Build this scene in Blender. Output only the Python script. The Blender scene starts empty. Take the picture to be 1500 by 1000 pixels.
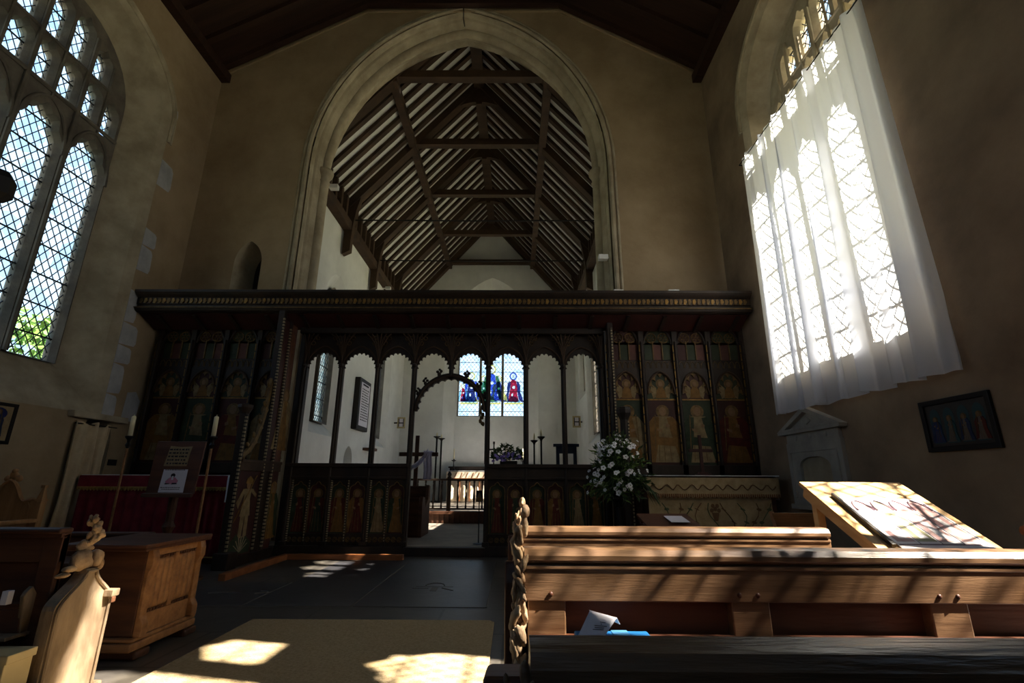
import bpy, bmesh, math, random
from mathutils import Vector, Matrix, noise
from mathutils.geometry import tessellate_polygon

PI = math.pi
R = math.radians
random.seed(7)
S = bpy.context.scene
COL = S.collection

# ------------------------------------------------------------------ camera
cam_d = bpy.data.cameras.new('camera')
cam_d.sensor_width = 36.0
cam_d.lens = 36.0 * 708.0 / 1500.0
cam_d.clip_start = 0.02
cam_d.clip_end = 400
cam = bpy.data.objects.new('camera', cam_d)
COL.objects.link(cam)
cam.matrix_world = (Matrix.Translation((0, 0, 1.1)) @ Matrix.Rotation(R(0.4), 4, 'Z')
                    @ Matrix.Rotation(R(106.1), 4, 'X') @ Matrix.Rotation(R(0.3), 4, 'Z'))
S.camera = cam

# ------------------------------------------------------------------ view
S.view_settings.view_transform = 'Standard'
S.view_settings.look = 'None'
S.view_settings.gamma = 1.0
S.view_settings.use_curve_mapping = False
S.view_settings.exposure = 1.0
S.cycles.max_bounces = 14
S.cycles.diffuse_bounces = 6
S.cycles.transparent_max_bounces = 24
S.cycles.sample_clamp_indirect = 4.0

# ------------------------------------------------------------------ sky and sun
SKY = 1.25
SUN = 28.0
SUN_DIR = Vector((-6.0, 1.35, -6.6)).normalized()      # the way the light travels
world = bpy.data.worlds.new('sky')
S.world = world
world.use_nodes = True
wn, wl = world.node_tree.nodes, world.node_tree.links
wn.clear()
w_tc = wn.new('ShaderNodeTexCoord')
w_sep = wn.new('ShaderNodeSeparateXYZ')
w_ramp = wn.new('ShaderNodeValToRGB')
w_bg = wn.new('ShaderNodeBackground')
w_out = wn.new('ShaderNodeOutputWorld')
wl.new(w_tc.outputs['Generated'], w_sep.inputs[0])
wl.new(w_sep.outputs['Z'], w_ramp.inputs[0])
wl.new(w_ramp.outputs[0], w_bg.inputs[0])
wl.new(w_bg.outputs[0], w_out.inputs[0])
w_ramp.color_ramp.elements[0].position = 0.0
w_ramp.color_ramp.elements[0].color = (0.55, 0.68, 0.80, 1)
w_ramp.color_ramp.elements[1].position = 0.8
w_ramp.color_ramp.elements[1].color = (0.36, 0.56, 0.86, 1)
w_bg.inputs[1].default_value = SKY
sun_d = bpy.data.lights.new('sun', 'SUN')
sun_d.energy = SUN
sun_d.angle = R(0.53)
sun_d.color = (1.0, 0.95, 0.87)
sun = bpy.data.objects.new('sun', sun_d)
COL.objects.link(sun)
sun.location = (20, -4, 26)
sun.rotation_euler = SUN_DIR.to_track_quat('-Z', 'Y').to_euler()

def portal(name, loc, rot, sx, sy):
    # sky sampling guide in a window opening: gives off no light of its own
    d = bpy.data.lights.new(name, 'AREA')
    d.shape = 'RECTANGLE'
    d.size, d.size_y = sx, sy
    d.cycles.is_portal = True
    o = bpy.data.objects.new(name, d)
    o.location, o.rotation_euler = loc, rot
    COL.objects.link(o)

# ------------------------------------------------------------------ materials
def lin(c):
    return tuple(((v / 255.0) / 12.92 if v / 255.0 <= 0.04045 else ((v / 255.0 + 0.055) / 1.055) ** 2.4) for v in c) + (1.0,)

MATS = {}
def mat(name, c1, c2=None, scale=4.0, stretch=(1, 1, 1), rough=0.7, bump=0.0, bscale=None, metal=0.0, detail=6.0, spec=0.35, lo=0.35, hi=0.65):
    m = bpy.data.materials.new(name)
    m.use_nodes = True
    n, l = m.node_tree.nodes, m.node_tree.links
    b = n['Principled BSDF']
    b.inputs['Roughness'].default_value = rough
    b.inputs['Metallic'].default_value = metal
    b.inputs['Specular IOR Level'].default_value = spec
    b.inputs['Base Color'].default_value = lin(c1)
    if c2 or bump:
        tc = n.new('ShaderNodeTexCoord')
        mp = n.new('ShaderNodeMapping')
        mp.inputs['Scale'].default_value = stretch
        l.new(tc.outputs['Object'], mp.inputs[0])
    if c2:
        nz = n.new('ShaderNodeTexNoise')
        nz.inputs['Scale'].default_value = scale
        nz.inputs['Detail'].default_value = detail
        nz.inputs['Roughness'].default_value = 0.62
        cr = n.new('ShaderNodeValToRGB')
        cr.color_ramp.elements[0].position = lo
        cr.color_ramp.elements[1].position = hi
        cr.color_ramp.elements[0].color = lin(c1)
        cr.color_ramp.elements[1].color = lin(c2)
        l.new(mp.outputs[0], nz.inputs['Vector'])
        l.new(nz.outputs[0], cr.inputs[0])
        l.new(cr.outputs[0], b.inputs['Base Color'])
    if bump:
        nb = n.new('ShaderNodeTexNoise')
        nb.inputs['Scale'].default_value = bscale or scale * 3
        nb.inputs['Detail'].default_value = 8
        bp = n.new('ShaderNodeBump')
        bp.inputs['Strength'].default_value = bump
        bp.inputs['Distance'].default_value = 0.02
        l.new(mp.outputs[0], nb.inputs['Vector'])
        l.new(nb.outputs[0], bp.inputs['Height'])
        l.new(bp.outputs[0], b.inputs['Normal'])
    MATS[name] = m
    return m

mat('plaster', (146, 126, 99), (168, 148, 120), 1.1, rough=0.95, bump=0.25, bscale=9, spec=0.1)
mat('plaster_stained', (112, 96, 80), (160, 140, 116), 0.9, rough=0.95, bump=0.3, bscale=7, spec=0.1, lo=0.3, hi=0.7)
mat('limewash', (208, 208, 204), (222, 222, 218), 1.4, rough=0.95, bump=0.2, bscale=8, spec=0.1)
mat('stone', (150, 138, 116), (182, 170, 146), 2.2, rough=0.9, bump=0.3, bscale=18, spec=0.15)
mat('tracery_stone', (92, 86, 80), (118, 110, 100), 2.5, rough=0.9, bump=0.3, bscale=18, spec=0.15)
mat('quoin', (158, 158, 160), (184, 184, 186), 3.0, rough=0.9, bump=0.2, bscale=20, spec=0.15)
mat('pale_stone', (150, 146, 138), (176, 172, 162), 3.0, rough=0.9, bump=0.2, bscale=20, spec=0.15)
mat('chancel_paving', (104, 96, 88), (128, 119, 108), 2.0, rough=0.7, bump=0.1, bscale=9)
mat('dark_wood', (26, 18, 13), (46, 33, 23), 3.0, (1, 1, 0.25), 0.6, 0.15, 14)
mat('roof_wood', (44, 30, 19), (70, 50, 33), 3.0, (0.4, 1, 0.4), 0.75, 0.2, 14)
mat('nave_boards', (40, 22, 14), (58, 34, 22), 3.0, (0.2, 3, 0.2), 0.75, 0.1, 12)
mat('red_wood', (46, 20, 16), (64, 28, 22), 2.5, (1, 1, 0.5), 0.65, 0.1, 12)
mat('green_paint', (33, 42, 28), (50, 58, 38), 2.5, rough=0.7)
mat('pink_paint', (70, 40, 34), (92, 56, 48), 4, rough=0.7)
mat('gilt', (92, 66, 28), (140, 106, 48), 14, rough=0.5, metal=0.35)
mat('gilt_dull', (78, 58, 30), (116, 90, 48), 14, rough=0.6, metal=0.2)
mat('bead_white', (120, 106, 82), (150, 136, 108), 30, rough=0.7)
mat('bead_black', (20, 16, 14), rough=0.7)
mat('flesh', (112, 86, 60), (134, 104, 76), 9, rough=0.8)
mat('robe_pale', (104, 88, 60), (138, 118, 84), 9, rough=0.8)
mat('robe_gold', (94, 66, 28), (124, 90, 42), 9, rough=0.8)
mat('robe_blue', (30, 40, 66), (44, 56, 84), 9, rough=0.8)
mat('robe_red', (66, 24, 18), (88, 34, 24), 9, rough=0.8)
mat('robe_green', (34, 44, 30), (50, 62, 42), 9, rough=0.8)
mat('oak', (120, 82, 50), (160, 114, 72), 5.0, (0.3, 3, 3), 0.5, 0.15, 18)
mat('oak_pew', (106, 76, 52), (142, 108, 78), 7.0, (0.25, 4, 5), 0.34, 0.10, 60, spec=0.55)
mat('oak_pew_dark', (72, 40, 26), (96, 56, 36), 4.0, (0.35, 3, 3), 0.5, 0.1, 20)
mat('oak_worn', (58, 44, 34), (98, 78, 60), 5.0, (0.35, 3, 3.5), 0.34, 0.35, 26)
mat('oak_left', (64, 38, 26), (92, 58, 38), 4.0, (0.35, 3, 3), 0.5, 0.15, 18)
mat('oak_carved', (126, 96, 68), (186, 158, 124), 9.0, rough=0.6, bump=0.5, bscale=40)
mat('oak_grey', (104, 86, 66), (156, 134, 108), 6.0, (1, 1, 0.35), 0.65, 0.4, 30)
mat('oak_pale', (190, 148, 96), (210, 170, 116), 4.0, (3, 0.4, 3), 0.6, 0.1, 20)
mat('oak_chair', (148, 106, 66), (176, 132, 86), 4.0, (3, 3, 0.4), 0.6, 0.1, 20)
mat('velvet', (116, 40, 50), (140, 54, 64), 6, rough=0.9, spec=0.1)
mat('gold_thread', (150, 118, 62), (188, 154, 92), 30, rough=0.6)
mat('linen', (214, 212, 214), (228, 226, 228), 6, rough=0.9, spec=0.1)
mat('hessian', (184, 164, 134), (204, 184, 152), 5, rough=0.95, spec=0.05, bump=0.15, bscale=60)
mat('frontal', (156, 134, 98), (182, 160, 122), 8, rough=0.9, spec=0.1, bump=0.1, bscale=60)
mat('frontal_pale', (206, 186, 160), (226, 210, 188), 8, rough=0.9, spec=0.1)
mat('frontal_band', (104, 66, 40), (134, 90, 56), 10, rough=0.9)
mat('thread_green', (94, 100, 70), rough=0.9)
mat('thread_brown', (112, 84, 56), rough=0.9)
mat('candle_wax', (222, 212, 176), rough=0.5)
mat('iron', (26, 24, 24), rough=0.5, metal=0.5)
mat('brass', (120, 92, 50), rough=0.4, metal=0.8)
mat('lead', (32, 34, 38), rough=0.6)
mat('paper', (216, 212, 220), rough=0.85)
mat('paper_lilac', (190, 172, 206), rough=0.85)
mat('ink', (40, 36, 42), rough=0.9)
mat('ink_pink', (196, 128, 150), rough=0.9)
mat('vellum', (140, 120, 88), (164, 142, 108), 8, rough=0.85)
mat('book_blue', (44, 128, 196), rough=0.5)
mat('book_blue_pale', (92, 160, 214), rough=0.5)
mat('carton', (176, 160, 120), (186, 170, 130), 4, rough=0.9)
mat('label_green', (84, 128, 92), rough=0.9)
mat('black_frame', (24, 19, 17), rough=0.5)
mat('board_black', (34, 30, 28), rough=0.6)
mat('fixture_white', (216, 216, 212), rough=0.5)
mat('terracotta', (74, 62, 54), (92, 78, 68), 4, rough=0.8)
mat('leaf', (60, 84, 34), (96, 122, 52), 8, rough=0.6)
mat('leaf_dark', (32, 50, 22), (56, 78, 34), 8, rough=0.6)
mat('petal', (232, 232, 236), rough=0.6)
mat('petal_violet', (104, 92, 160), (130, 116, 186), 8, rough=0.6)
mat('bark', (74, 60, 46), (104, 88, 70), 5, rough=0.9)
mat('tree_leaf', (70, 104, 40), (118, 150, 66), 0.7, rough=0.7)
mat('grass', (150, 150, 124), (166, 164, 138), 0.6, rough=0.95)
mat('blue_paint', (40, 50, 66), (56, 66, 84), 6, rough=0.6)
mat('cloth_lilac', (186, 184, 212), (206, 204, 228), 6, rough=0.9)
mat('carpet', (152, 132, 100), (176, 154, 120), 60, rough=1.0, spec=0.02, bump=0.5, bscale=160)
mat('carpet_edge', (120, 102, 76), rough=1.0)
mat('kerb_oak', (120, 70, 38), (146, 90, 52), 4, (0.4, 3, 3), 0.55, 0.1, 16)
mat('ledger', (38, 38, 42), (58, 57, 60), 2.2, rough=0.42, bump=0.12, bscale=10, spec=0.5)
mat('ledger_line', (92, 88, 82), rough=0.8)
mat('picture_dark', (44, 38, 36), (58, 50, 46), 5, rough=0.35)
mat('picture_blue', (24, 34, 84), rough=0.4)
mat('picture_teal', (30, 62, 66), rough=0.4)
mat('picture_cream', (92, 82, 72), rough=0.4)
mat('poster', (232, 222, 224), (238, 230, 228), 5, rough=0.35, spec=0.5)
mat('poster_rose', (188, 140, 140), (214, 178, 168), 12, rough=0.35)
mat('poster_olive', (166, 160, 124), rough=0.35)
mat('poster_line', (112, 88, 96), rough=0.4)

def floor_mat():
    m = mat('flagstones', (62, 58, 54), (88, 82, 74), 1.3, rough=0.45, bump=0.15, bscale=8, spec=0.45)
    n, l = m.node_tree.nodes, m.node_tree.links
    b = n['Principled BSDF']
    tc = n.new('ShaderNodeTexCoord')
    br = n.new('ShaderNodeTexBrick')
    br.inputs['Scale'].default_value = 1.0
    br.inputs['Brick Width'].default_value = 1.1
    br.inputs['Row Height'].default_value = 0.72
    br.inputs['Mortar Size'].default_value = 0.012
    br.inputs['Color1'].default_value = (1, 1, 1, 1)
    br.inputs['Color2'].default_value = (0.72, 0.72, 0.74, 1)
    br.inputs['Mortar'].default_value = (0.35, 0.33, 0.3, 1)
    mx = n.new('ShaderNodeMixRGB')
    mx.blend_type = 'MULTIPLY'
    mx.inputs[0].default_value = 1.0
    src = b.inputs['Base Color'].links[0].from_socket
    l.new(tc.outputs['Object'], br.inputs['Vector'])
    l.new(src, mx.inputs[1])
    l.new(br.outputs['Color'], mx.inputs[2])
    l.new(mx.outputs[0], b.inputs['Base Color'])
floor_mat()

def thin_glass(name, tint, tint2=None, gloss=0.06, scale=6):
    m = bpy.data.materials.new(name)
    m.use_nodes = True
    n, l = m.node_tree.nodes, m.node_tree.links
    n.clear()
    o = n.new('ShaderNodeOutputMaterial')
    t = n.new('ShaderNodeBsdfTransparent')
    g = n.new('ShaderNodeBsdfGlossy')
    g.inputs['Roughness'].default_value = 0.08
    mx = n.new('ShaderNodeMixShader')
    mx.inputs[0].default_value = gloss
    t.inputs[0].default_value = tint + (1,)
    if tint2:
        tc = n.new('ShaderNodeTexCoord')
        v = n.new('ShaderNodeTexVoronoi')
        v.inputs['Scale'].default_value = scale
        cr = n.new('ShaderNodeValToRGB')
        cr.color_ramp.elements[0].color = tint + (1,)
        cr.color_ramp.elements[1].color = tint2 + (1,)
        cr.color_ramp.elements[0].position = 0.45
        cr.color_ramp.elements[1].position = 0.85
        l.new(tc.outputs['Object'], v.inputs['Vector'])
        sp = n.new('ShaderNodeSeparateColor')
        l.new(v.outputs['Color'], sp.inputs[0])
        l.new(sp.outputs[0], cr.inputs[0])
        l.new(cr.outputs[0], t.inputs[0])
    l.new(t.outputs[0], mx.inputs[1])
    l.new(g.outputs[0], mx.inputs[2])
    l.new(mx.outputs[0], o.inputs[0])
    MATS[name] = m
thin_glass('glass', (0.95, 0.98, 1.0), (0.66, 0.82, 0.92))
thin_glass('glass_south', (1.0, 0.98, 0.94), (0.92, 0.88, 0.76))
for nm, c in (('glass_red', (0.45, 0.02, 0.05)), ('glass_blue', (0.05, 0.10, 0.55)), ('glass_navy', (0.03, 0.04, 0.16)), ('glass_gold', (0.85, 0.68, 0.2)),
              ('glass_green', (0.06, 0.22, 0.12)), ('glass_flesh', (0.9, 0.8, 0.66)), ('glass_teal', (0.2, 0.5, 0.6))):
    thin_glass(nm, c)

def curtain_mat():
    m = bpy.data.materials.new('sheer_white')
    m.use_nodes = True
    n, l = m.node_tree.nodes, m.node_tree.links
    n.clear()
    o = n.new('ShaderNodeOutputMaterial')
    d = n.new('ShaderNodeBsdfDiffuse')
    t = n.new('ShaderNodeBsdfTranslucent')
    mx = n.new('ShaderNodeMixShader')
    d.inputs[0].default_value = (0.80, 0.82, 0.88, 1)
    t.inputs[0].default_value = (0.78, 0.80, 0.84, 1)
    mx.inputs[0].default_value = 0.46
    l.new(d.outputs[0], mx.inputs[1])
    l.new(t.outputs[0], mx.inputs[2])
    l.new(mx.outputs[0], o.inputs[0])
    MATS['sheer_white'] = m
curtain_mat()

# ------------------------------------------------------------------ mesh kit
class MB:
    def __init__(s):
        s.v, s.f, s.mi, s.sm = [], [], [], []
        s.m = 0
        s.smooth = False
    def face(s, idx):
        s.f.append(tuple(idx)); s.mi.append(s.m); s.sm.append(s.smooth)
    def add(s, vs, fs):
        k = len(s.v)
        s.v += [Vector(p) for p in vs]
        for f in fs:
            s.face([i + k for i in f])
    def box(s, x0, x1, y0, y1, z0, z1):
        s.add([(x0, y0, z0), (x1, y0, z0), (x1, y1, z0), (x0, y1, z0), (x0, y0, z1), (x1, y0, z1), (x1, y1, z1), (x0, y1, z1)],
              [(3, 2, 1, 0), (4, 5, 6, 7), (0, 1, 5, 4), (1, 2, 6, 5), (2, 3, 7, 6), (3, 0, 4, 7)])
        return s
    def bar(s, a, b, w, h, up=(0, 0, 1)):
        a, b = Vector(a), Vector(b)
        d = (b - a).normalized()
        u = Vector(up)
        x = d.cross(u)
        if x.length < 1e-4:
            x = d.cross(Vector((1, 0, 0)))
        x.normalize()
        y = x.cross(d).normalized()
        x *= w / 2; y *= h / 2
        s.add([a - x - y, a + x - y, a + x + y, a - x + y, b - x - y, b + x - y, b + x + y, b - x + y],
              [(3, 2, 1, 0), (4, 5, 6, 7), (0, 1, 5, 4), (1, 2, 6, 5), (2, 3, 7, 6), (3, 0, 4, 7)])
        return s
    def tube(s, pts, r, n=6, closed=False):
        pts = [Vector(p) for p in pts]
        m = len(pts)
        rr = r if isinstance(r, (list, tuple)) else [r] * m
        k = len(s.v)
        ref = Vector((0.31, 0.17, 0.93))
        for i, p in enumerate(pts):
            if closed:
                d = pts[(i + 1) % m] - pts[i - 1]
            else:
                d = pts[min(i + 1, m - 1)] - pts[max(i - 1, 0)]
            d.normalize()
            x = d.cross(ref)
            if x.length < 0.05:
                x = d.cross(Vector((1, 0, 0)))
            x.normalize()
            y = d.cross(x)
            for j in range(n):
                a = 2 * PI * j / n
                s.v.append(p + (x * math.cos(a) + y * math.sin(a)) * rr[i])
        for i in range(m if closed else m - 1):
            i2 = (i + 1) % m
            for j in range(n):
                j2 = (j + 1) % n
                s.face((k + i * n + j, k + i * n + j2, k + i2 * n + j2, k + i2 * n + j))
        if not closed:
            s.face([k + j for j in range(n)][::-1])
            s.face([k + (m - 1) * n + j for j in range(n)])
        return s
    def lathe(s, c, prof, n=12):
        k = len(s.v)
        for (r, z) in prof:
            for j in range(n):
                a = 2 * PI * j / n
                s.v.append(Vector((c[0] + r * math.cos(a), c[1] + r * math.sin(a), c[2] + z)))
        for i in range(len(prof) - 1):
            for j in range(n):
                j2 = (j + 1) % n
                s.face((k + i * n + j, k + i * n + j2, k + (i + 1) * n + j2, k + (i + 1) * n + j))
        s.face([k + j for j in range(n)][::-1])
        s.face([k + (len(prof) - 1) * n + j for j in range(n)])
        return s
    def blob(s, c, r, amp=0.0, fr=6.0, nu=10, nv=7, rot=None):
        c = Vector(c)
        k = len(s.v)
        q = rot or Matrix.Identity(3)
        for i in range(nv + 1):
            th = PI * i / nv
            for j in range(nu):
                ph = 2 * PI * j / nu
                d = Vector((math.sin(th) * math.cos(ph), math.sin(th) * math.sin(ph), math.cos(th)))
                p = q @ Vector((d.x * r[0], d.y * r[1], d.z * r[2]))
                if amp:
                    p *= 1 + amp * noise.noise((c + p) * fr)
                s.v.append(c + p)
        for i in range(nv):
            for j in range(nu):
                j2 = (j + 1) % nu
                s.face((k + i * nu + j, k + (i + 1) * nu + j, k + (i + 1) * nu + j2, k + i * nu + j2))
        return s
    def prism(s, ring, fn, d0, d1, holes=()):
        rings = [ring] + list(holes)
        tri = tessellate_polygon([[Vector((p[0], p[1], 0)) for p in r] for r in rings])
        flat = [p for r in rings for p in r]
        k = len(s.v)
        nn = len(flat)
        for d in (d0, d1):
            s.v += [Vector(fn(p[0], p[1], d)) for p in flat]
        for t in tri:
            s.face((k + t[0], k + t[1], k + t[2]))
            s.face((k + nn + t[2], k + nn + t[1], k + nn + t[0]))
        o = 0
        for r in rings:
            m = len(r)
            for i in range(m):
                j = (i + 1) % m
                s.face((k + o + i, k + o + j, k + nn + o + j, k + nn + o + i))
            o += m
        return s
    def plate(s, ring, fn, d, holes=()):
        rings = [ring] + list(holes)
        tri = tessellate_polygon([[Vector((p[0], p[1], 0)) for p in r] for r in rings])
        flat = [p for r in rings for p in r]
        s.add([fn(p[0], p[1], d) for p in flat], tri)
        return s
    def bridge(s, ra, fa, da, rb, db):
        m = len(ra)
        s.add([fa(p[0], p[1], da) for p in ra] + [fa(p[0], p[1], db) for p in rb],
              [(i, (i + 1) % m, m + (i + 1) % m, m + i) for i in range(m)])
        return s
    def grid(s, nu, nv, fn, thick=None):
        k = len(s.v)
        for j in range(nv + 1):
            for i in range(nu + 1):
                s.v.append(Vector(fn(i / nu, j / nv)))
        for j in range(nv):
            for i in range(nu):
                a = k + j * (nu + 1) + i
                s.face((a, a + 1, a + nu + 2, a + nu + 1))
        return s
    def build(s, name, mats, parent=None, bevel=0.0, kind=None, local=False, recalc=True, solid=0.0):
        me = bpy.data.meshes.new(name)
        if not isinstance(mats, (list, tuple)):
            mats = [mats]
        off = Vector((0, 0, 0))
        if not local:
            if parent is not None:
                p = parent
                while p is not None:
                    off += Vector(p.location)
                    p = p.parent
            else:
                xs = [v.x for v in s.v]; ys = [v.y for v in s.v]; zs = [v.z for v in s.v]
                off = Vector(((min(xs) + max(xs)) / 2, (min(ys) + max(ys)) / 2, min(zs)))
        me.from_pydata([tuple(v - off) for v in s.v], [], s.f)
        for m in mats:
            me.materials.append(MATS[m])
        me.polygons.foreach_set('material_index', s.mi)
        me.polygons.foreach_set('use_smooth', s.sm)
        if recalc:
            bm = bmesh.new()
            bm.from_mesh(me)
            bmesh.ops.recalc_face_normals(bm, faces=bm.faces)
            bm.to_mesh(me)
            bm.free()
        me.update()
        o = bpy.data.objects.new(name, me)
        COL.objects.link(o)
        if parent is not None:
            o.parent = parent
        elif not local:
            o.location = off
        if kind:
            o['kind'] = kind
        if solid:
            md = o.modifiers.new('solid', 'SOLIDIFY')
            md.thickness = solid
        if bevel:
            md = o.modifiers.new('bevel', 'BEVEL')
            md.width = bevel
            md.segments = 2
            md.limit_method = 'ANGLE'
        return o

def tag(o, label, cat, group=None, kind=None):
    o['label'] = label
    o['category'] = cat
    if group: o['group'] = group
    if kind: o['kind'] = kind
    return o

def thing(name, label, cat, loc=(0, 0, 0), rz=0.0, group=None):
    o = bpy.data.objects.new(name, None)
    o.empty_display_size = 0.1
    o.location = loc
    o.rotation_euler = (0, 0, rz)
    COL.objects.link(o)
    return tag(o, label, cat, group)

def dup(o, parent=None):
    c = o.copy()
    COL.objects.link(c)
    if parent is not None:
        c.parent = parent
    for ch in list(o.children):
        dup(ch, c)
    return c

def box(name, m, parent, x0, x1, y0, y1, z0, z1, bevel=0.004):
    return MB().box(x0, x1, y0, y1, z0, z1).build(name, m, parent, bevel)

# ---- 2-D outlines
def arc2(x0, x1, zs, za, n=10, k=1.15):
    """pointed arch from the right springing over the apex to the left springing"""
    w = (x1 - x0) / 2
    xc = (x0 + x1) / 2
    rp = k * w
    Rr = (w * w + rp * rp) / (2 * w)
    a1 = math.acos(max(-1, min(1, (Rr - w) / Rr)))
    out = []
    for i in range(n + 1):
        a = a1 * i / n
        out.append((xc + w - Rr + Rr * math.cos(a), zs + Rr * math.sin(a) * (za - zs) / rp))
    return out + [(2 * xc - p[0], p[1]) for p in out[-2::-1]]

def ring(x0, x1, zb, zs, za, n=10, k=1.15):
    return [(x0, zb), (x1, zb)] + arc2(x0, x1, zs, za, n, k)

def cusped(x0, x1, zb, zs, za, k=1.1, c=0.13, foils=5):
    n = 15
    pts = arc2(x0, x1, zs, za, n, k)
    xc = (x0 + x1) / 2
    m = len(pts) - 1
    out = []
    for i, p in enumerate(pts):
        t = i / m
        near = min(abs(t - q / foils) for q in range(1, foils))
        f = c * max(0.0, 1 - near * foils / 0.5) if 0.02 < t < 0.98 else 0
        out.append((p[0] + (xc - p[0]) * f, p[1] + (zs + 0.25 * (za - zs) - p[1]) * f))
    return [(x0, zb), (x1, zb)] + out

def clip_segments(rg, ang, spacing, phase=0.0):
    """parallel lines at an angle, cut to the inside of an outline"""
    ca, sa = math.cos(ang), math.sin(ang)
    q = [(p[0] * ca + p[1] * sa, -p[0] * sa + p[1] * ca) for p in rg]
    lo, hi = min(p[1] for p in q), max(p[1] for p in q)
    out = []
    k = math.floor(lo / spacing)
    while k * spacing + phase < hi + spacing:
        y = k * spacing + phase + 1e-5
        k += 1
        xs = []
        for i in range(len(q)):
            a, b = q[i], q[(i + 1) % len(q)]
            if (a[1] > y) != (b[1] > y):
                xs.append(a[0] + (b[0] - a[0]) * (y - a[1]) / (b[1] - a[1]))
        xs.sort()
        for a, b in zip(xs[0::2], xs[1::2]):
            if b - a > 0.012:
                out.append(((a * ca - y * sa, a * sa + y * ca), (b * ca - y * sa, b * sa + y * ca)))
    return out

# ------------------------------------------------------------------ setting: dimensions
XL, XR, YE, YB = -6.25, 3.9, 8.3, -5.0            # nave: inner faces
CXL, CXR, CYE = -4.65, 2.5, 19.7                  # chancel
CX = -1.08                                        # chancel axis
def f_left(s, z, d): return (XL - d, s, z)
def f_right(s, z, d): return (XR + d, s, z)
def f_front(s, z, d): return (s, YE + d, z)
def f_back(s, z, d): return (s, YB - d, z)
def f_cl(s, z, d): return (CXL - d, s, z)
def f_cr(s, z, d): return (CXR + d, s, z)
def f_ce(s, z, d): return (s, CYE + d, z)

def wall(name, outer, fn, depth, m, holes):
    """holes: lists of (ring, depth); the last ring runs through to the far face"""
    b = MB()
    b.plate(outer, fn, 0, [h[0][0] for h in holes])
    b.plate(outer, fn, depth, [h[-1][0] for h in holes])
    mo = len(outer)
    for i in range(mo):
        a, c = outer[i], outer[(i + 1) % mo]
        b.add([fn(a[0], a[1], 0), fn(c[0], c[1], 0), fn(c[0], c[1], depth), fn(a[0], a[1], depth)], [(0, 1, 2, 3)])
    if len(m) > 1: b.m = 1
    for h in holes:
        for (r0, d0), (r1, d1) in zip(h, h[1:] + [(h[-1][0], depth)]):
            if abs(d1 - d0) > 1e-6:
                b.bridge(r0, fn, d0, r1, d1)
    return b.build(name, m, kind='structure')

def nave_holes(yc, hw=1.66, dz=0.0):
    A = ring(yc - hw, yc + hw, 2.02 + dz, 7.3, 8.5, 10, 1.05)
    A2 = ring(yc - hw + .14, yc + hw - .14, 2.14 + dz, 7.25, 8.42, 10, 1.05)
    A3 = ring(yc - 1.22, yc + 1.22, 2.58 + dz, 7.08, 8.24, 10, 1.05)
    B = ring(yc - 1.12, yc + 1.12, 2.7 + dz, 7.0, 8.15, 10, 1.05)
    C = ring(yc - 1.6, yc + 1.6, 2.3 + dz, 7.0, 8.5, 10, 1.05)
    return [(A, 0.0), (A2, 0.07), (A3, 0.36), (B, 0.44), (B, 0.6), (C, 0.9)]

YW, YW2 = 5.62, 1.15
CURT = [(ring(4.22, 7.02, 2.38, 7.3, 8.5, 10, 1.05), 0.0), (ring(4.23, 6.9, 2.5, 7.25, 8.42, 10, 1.05), 0.07), (ring(4.25, 6.8, 2.94, 7.08, 8.24, 10, 1.05), 0.36), (ring(4.26, 6.74, 3.06, 7.0, 8.15, 10, 1.05), 0.44),
        (ring(4.26, 6.74, 3.06, 7.0, 8.15, 10, 1.05), 0.6), (ring(3.9, 7.2, 2.7, 7.0, 8.5, 10, 1.05), 0.9)]
WIDE = [(ring(-.06, 2.72, 2.2, 6.9, 8.4), 0.0), (ring(.04, 2.62, 2.4, 6.9, 8.3), 0.44), (ring(.04, 2.62, 2.4, 6.9, 8.3), 0.6), (ring(-.3, 3.1, 2.1, 7.0, 8.7), 0.9)]
wall('wall_left', [(YB - .5, -0.3), (YE + .9, -0.3), (YE + .9, 9.7), (YB - .5, 9.7)], f_left, 0.9, ['plaster', 'stone'],
     [nave_holes(YW), nave_holes(YW2), [(ring(6.98, 7.56, 0.0, 1.6, 1.93, 8, 0.6), 0.0), (ring(7.0, 7.52, 0.0, 1.6, 1.9, 8, 0.6), 0.3)]])
wall('wall_right', [(YB - .5, -0.3), (YE + .9, -0.3), (YE + .9, 9.8), (YB - .5, 9.8)], f_right, 0.9, ['plaster_stained', 'stone'],
     [CURT, WIDE])
wall('wall_back', [(XL, -0.3), (XR, -0.3), (XR, 9.5), (0.8, 11.6), (-3.2, 11.6), (XL, 9.5)], f_back, 0.6, ['plaster', 'stone'],
     [[(ring(-2.6, .4, 3.2, 6.6, 8.9), 0.0), (ring(-2.4, .2, 3.4, 6.6, 8.7), 0.3)]])

# nave east wall with the chancel arch and the rood doorway
XA0, XA1 = -4.14, 1.83
def arch_ring(e): return ring(XA0 + e, XA1 - e, -0.3, 7.25, 11.16 - e, 16, 1.22)
prof = [(0, 0), (.02, .0), (.05, .05), (.05, .10), (.015, .13), (.015, .17), (.05, .2), (.085, .26), (.11, .34), (.11, .58), (.085, .66), (.05, .74), (.05, .84), (.02, .9)]
wall('wall_front', [(XL, -0.3), (XR, -0.3), (XR, 9.6), (0.95, 11.9), (-3.3, 11.9), (XL, 9.6)], f_front, 0.9, ['plaster', 'stone'],
     [[(arch_ring(e), d) for e, d in prof],
      [(ring(-5.3, -4.78, 3.2, 5.0, 5.47, 8, 1.3), 0.0), (ring(-5.2, -4.80, 3.2, 5.0, 5.45, 8, 1.3), 0.55)]])
MB().box(-5.4, -4.6, YE + .56, YE + .6, 3.0, 5.7).build('trim_1', 'dark_wood', kind='structure')
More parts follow.
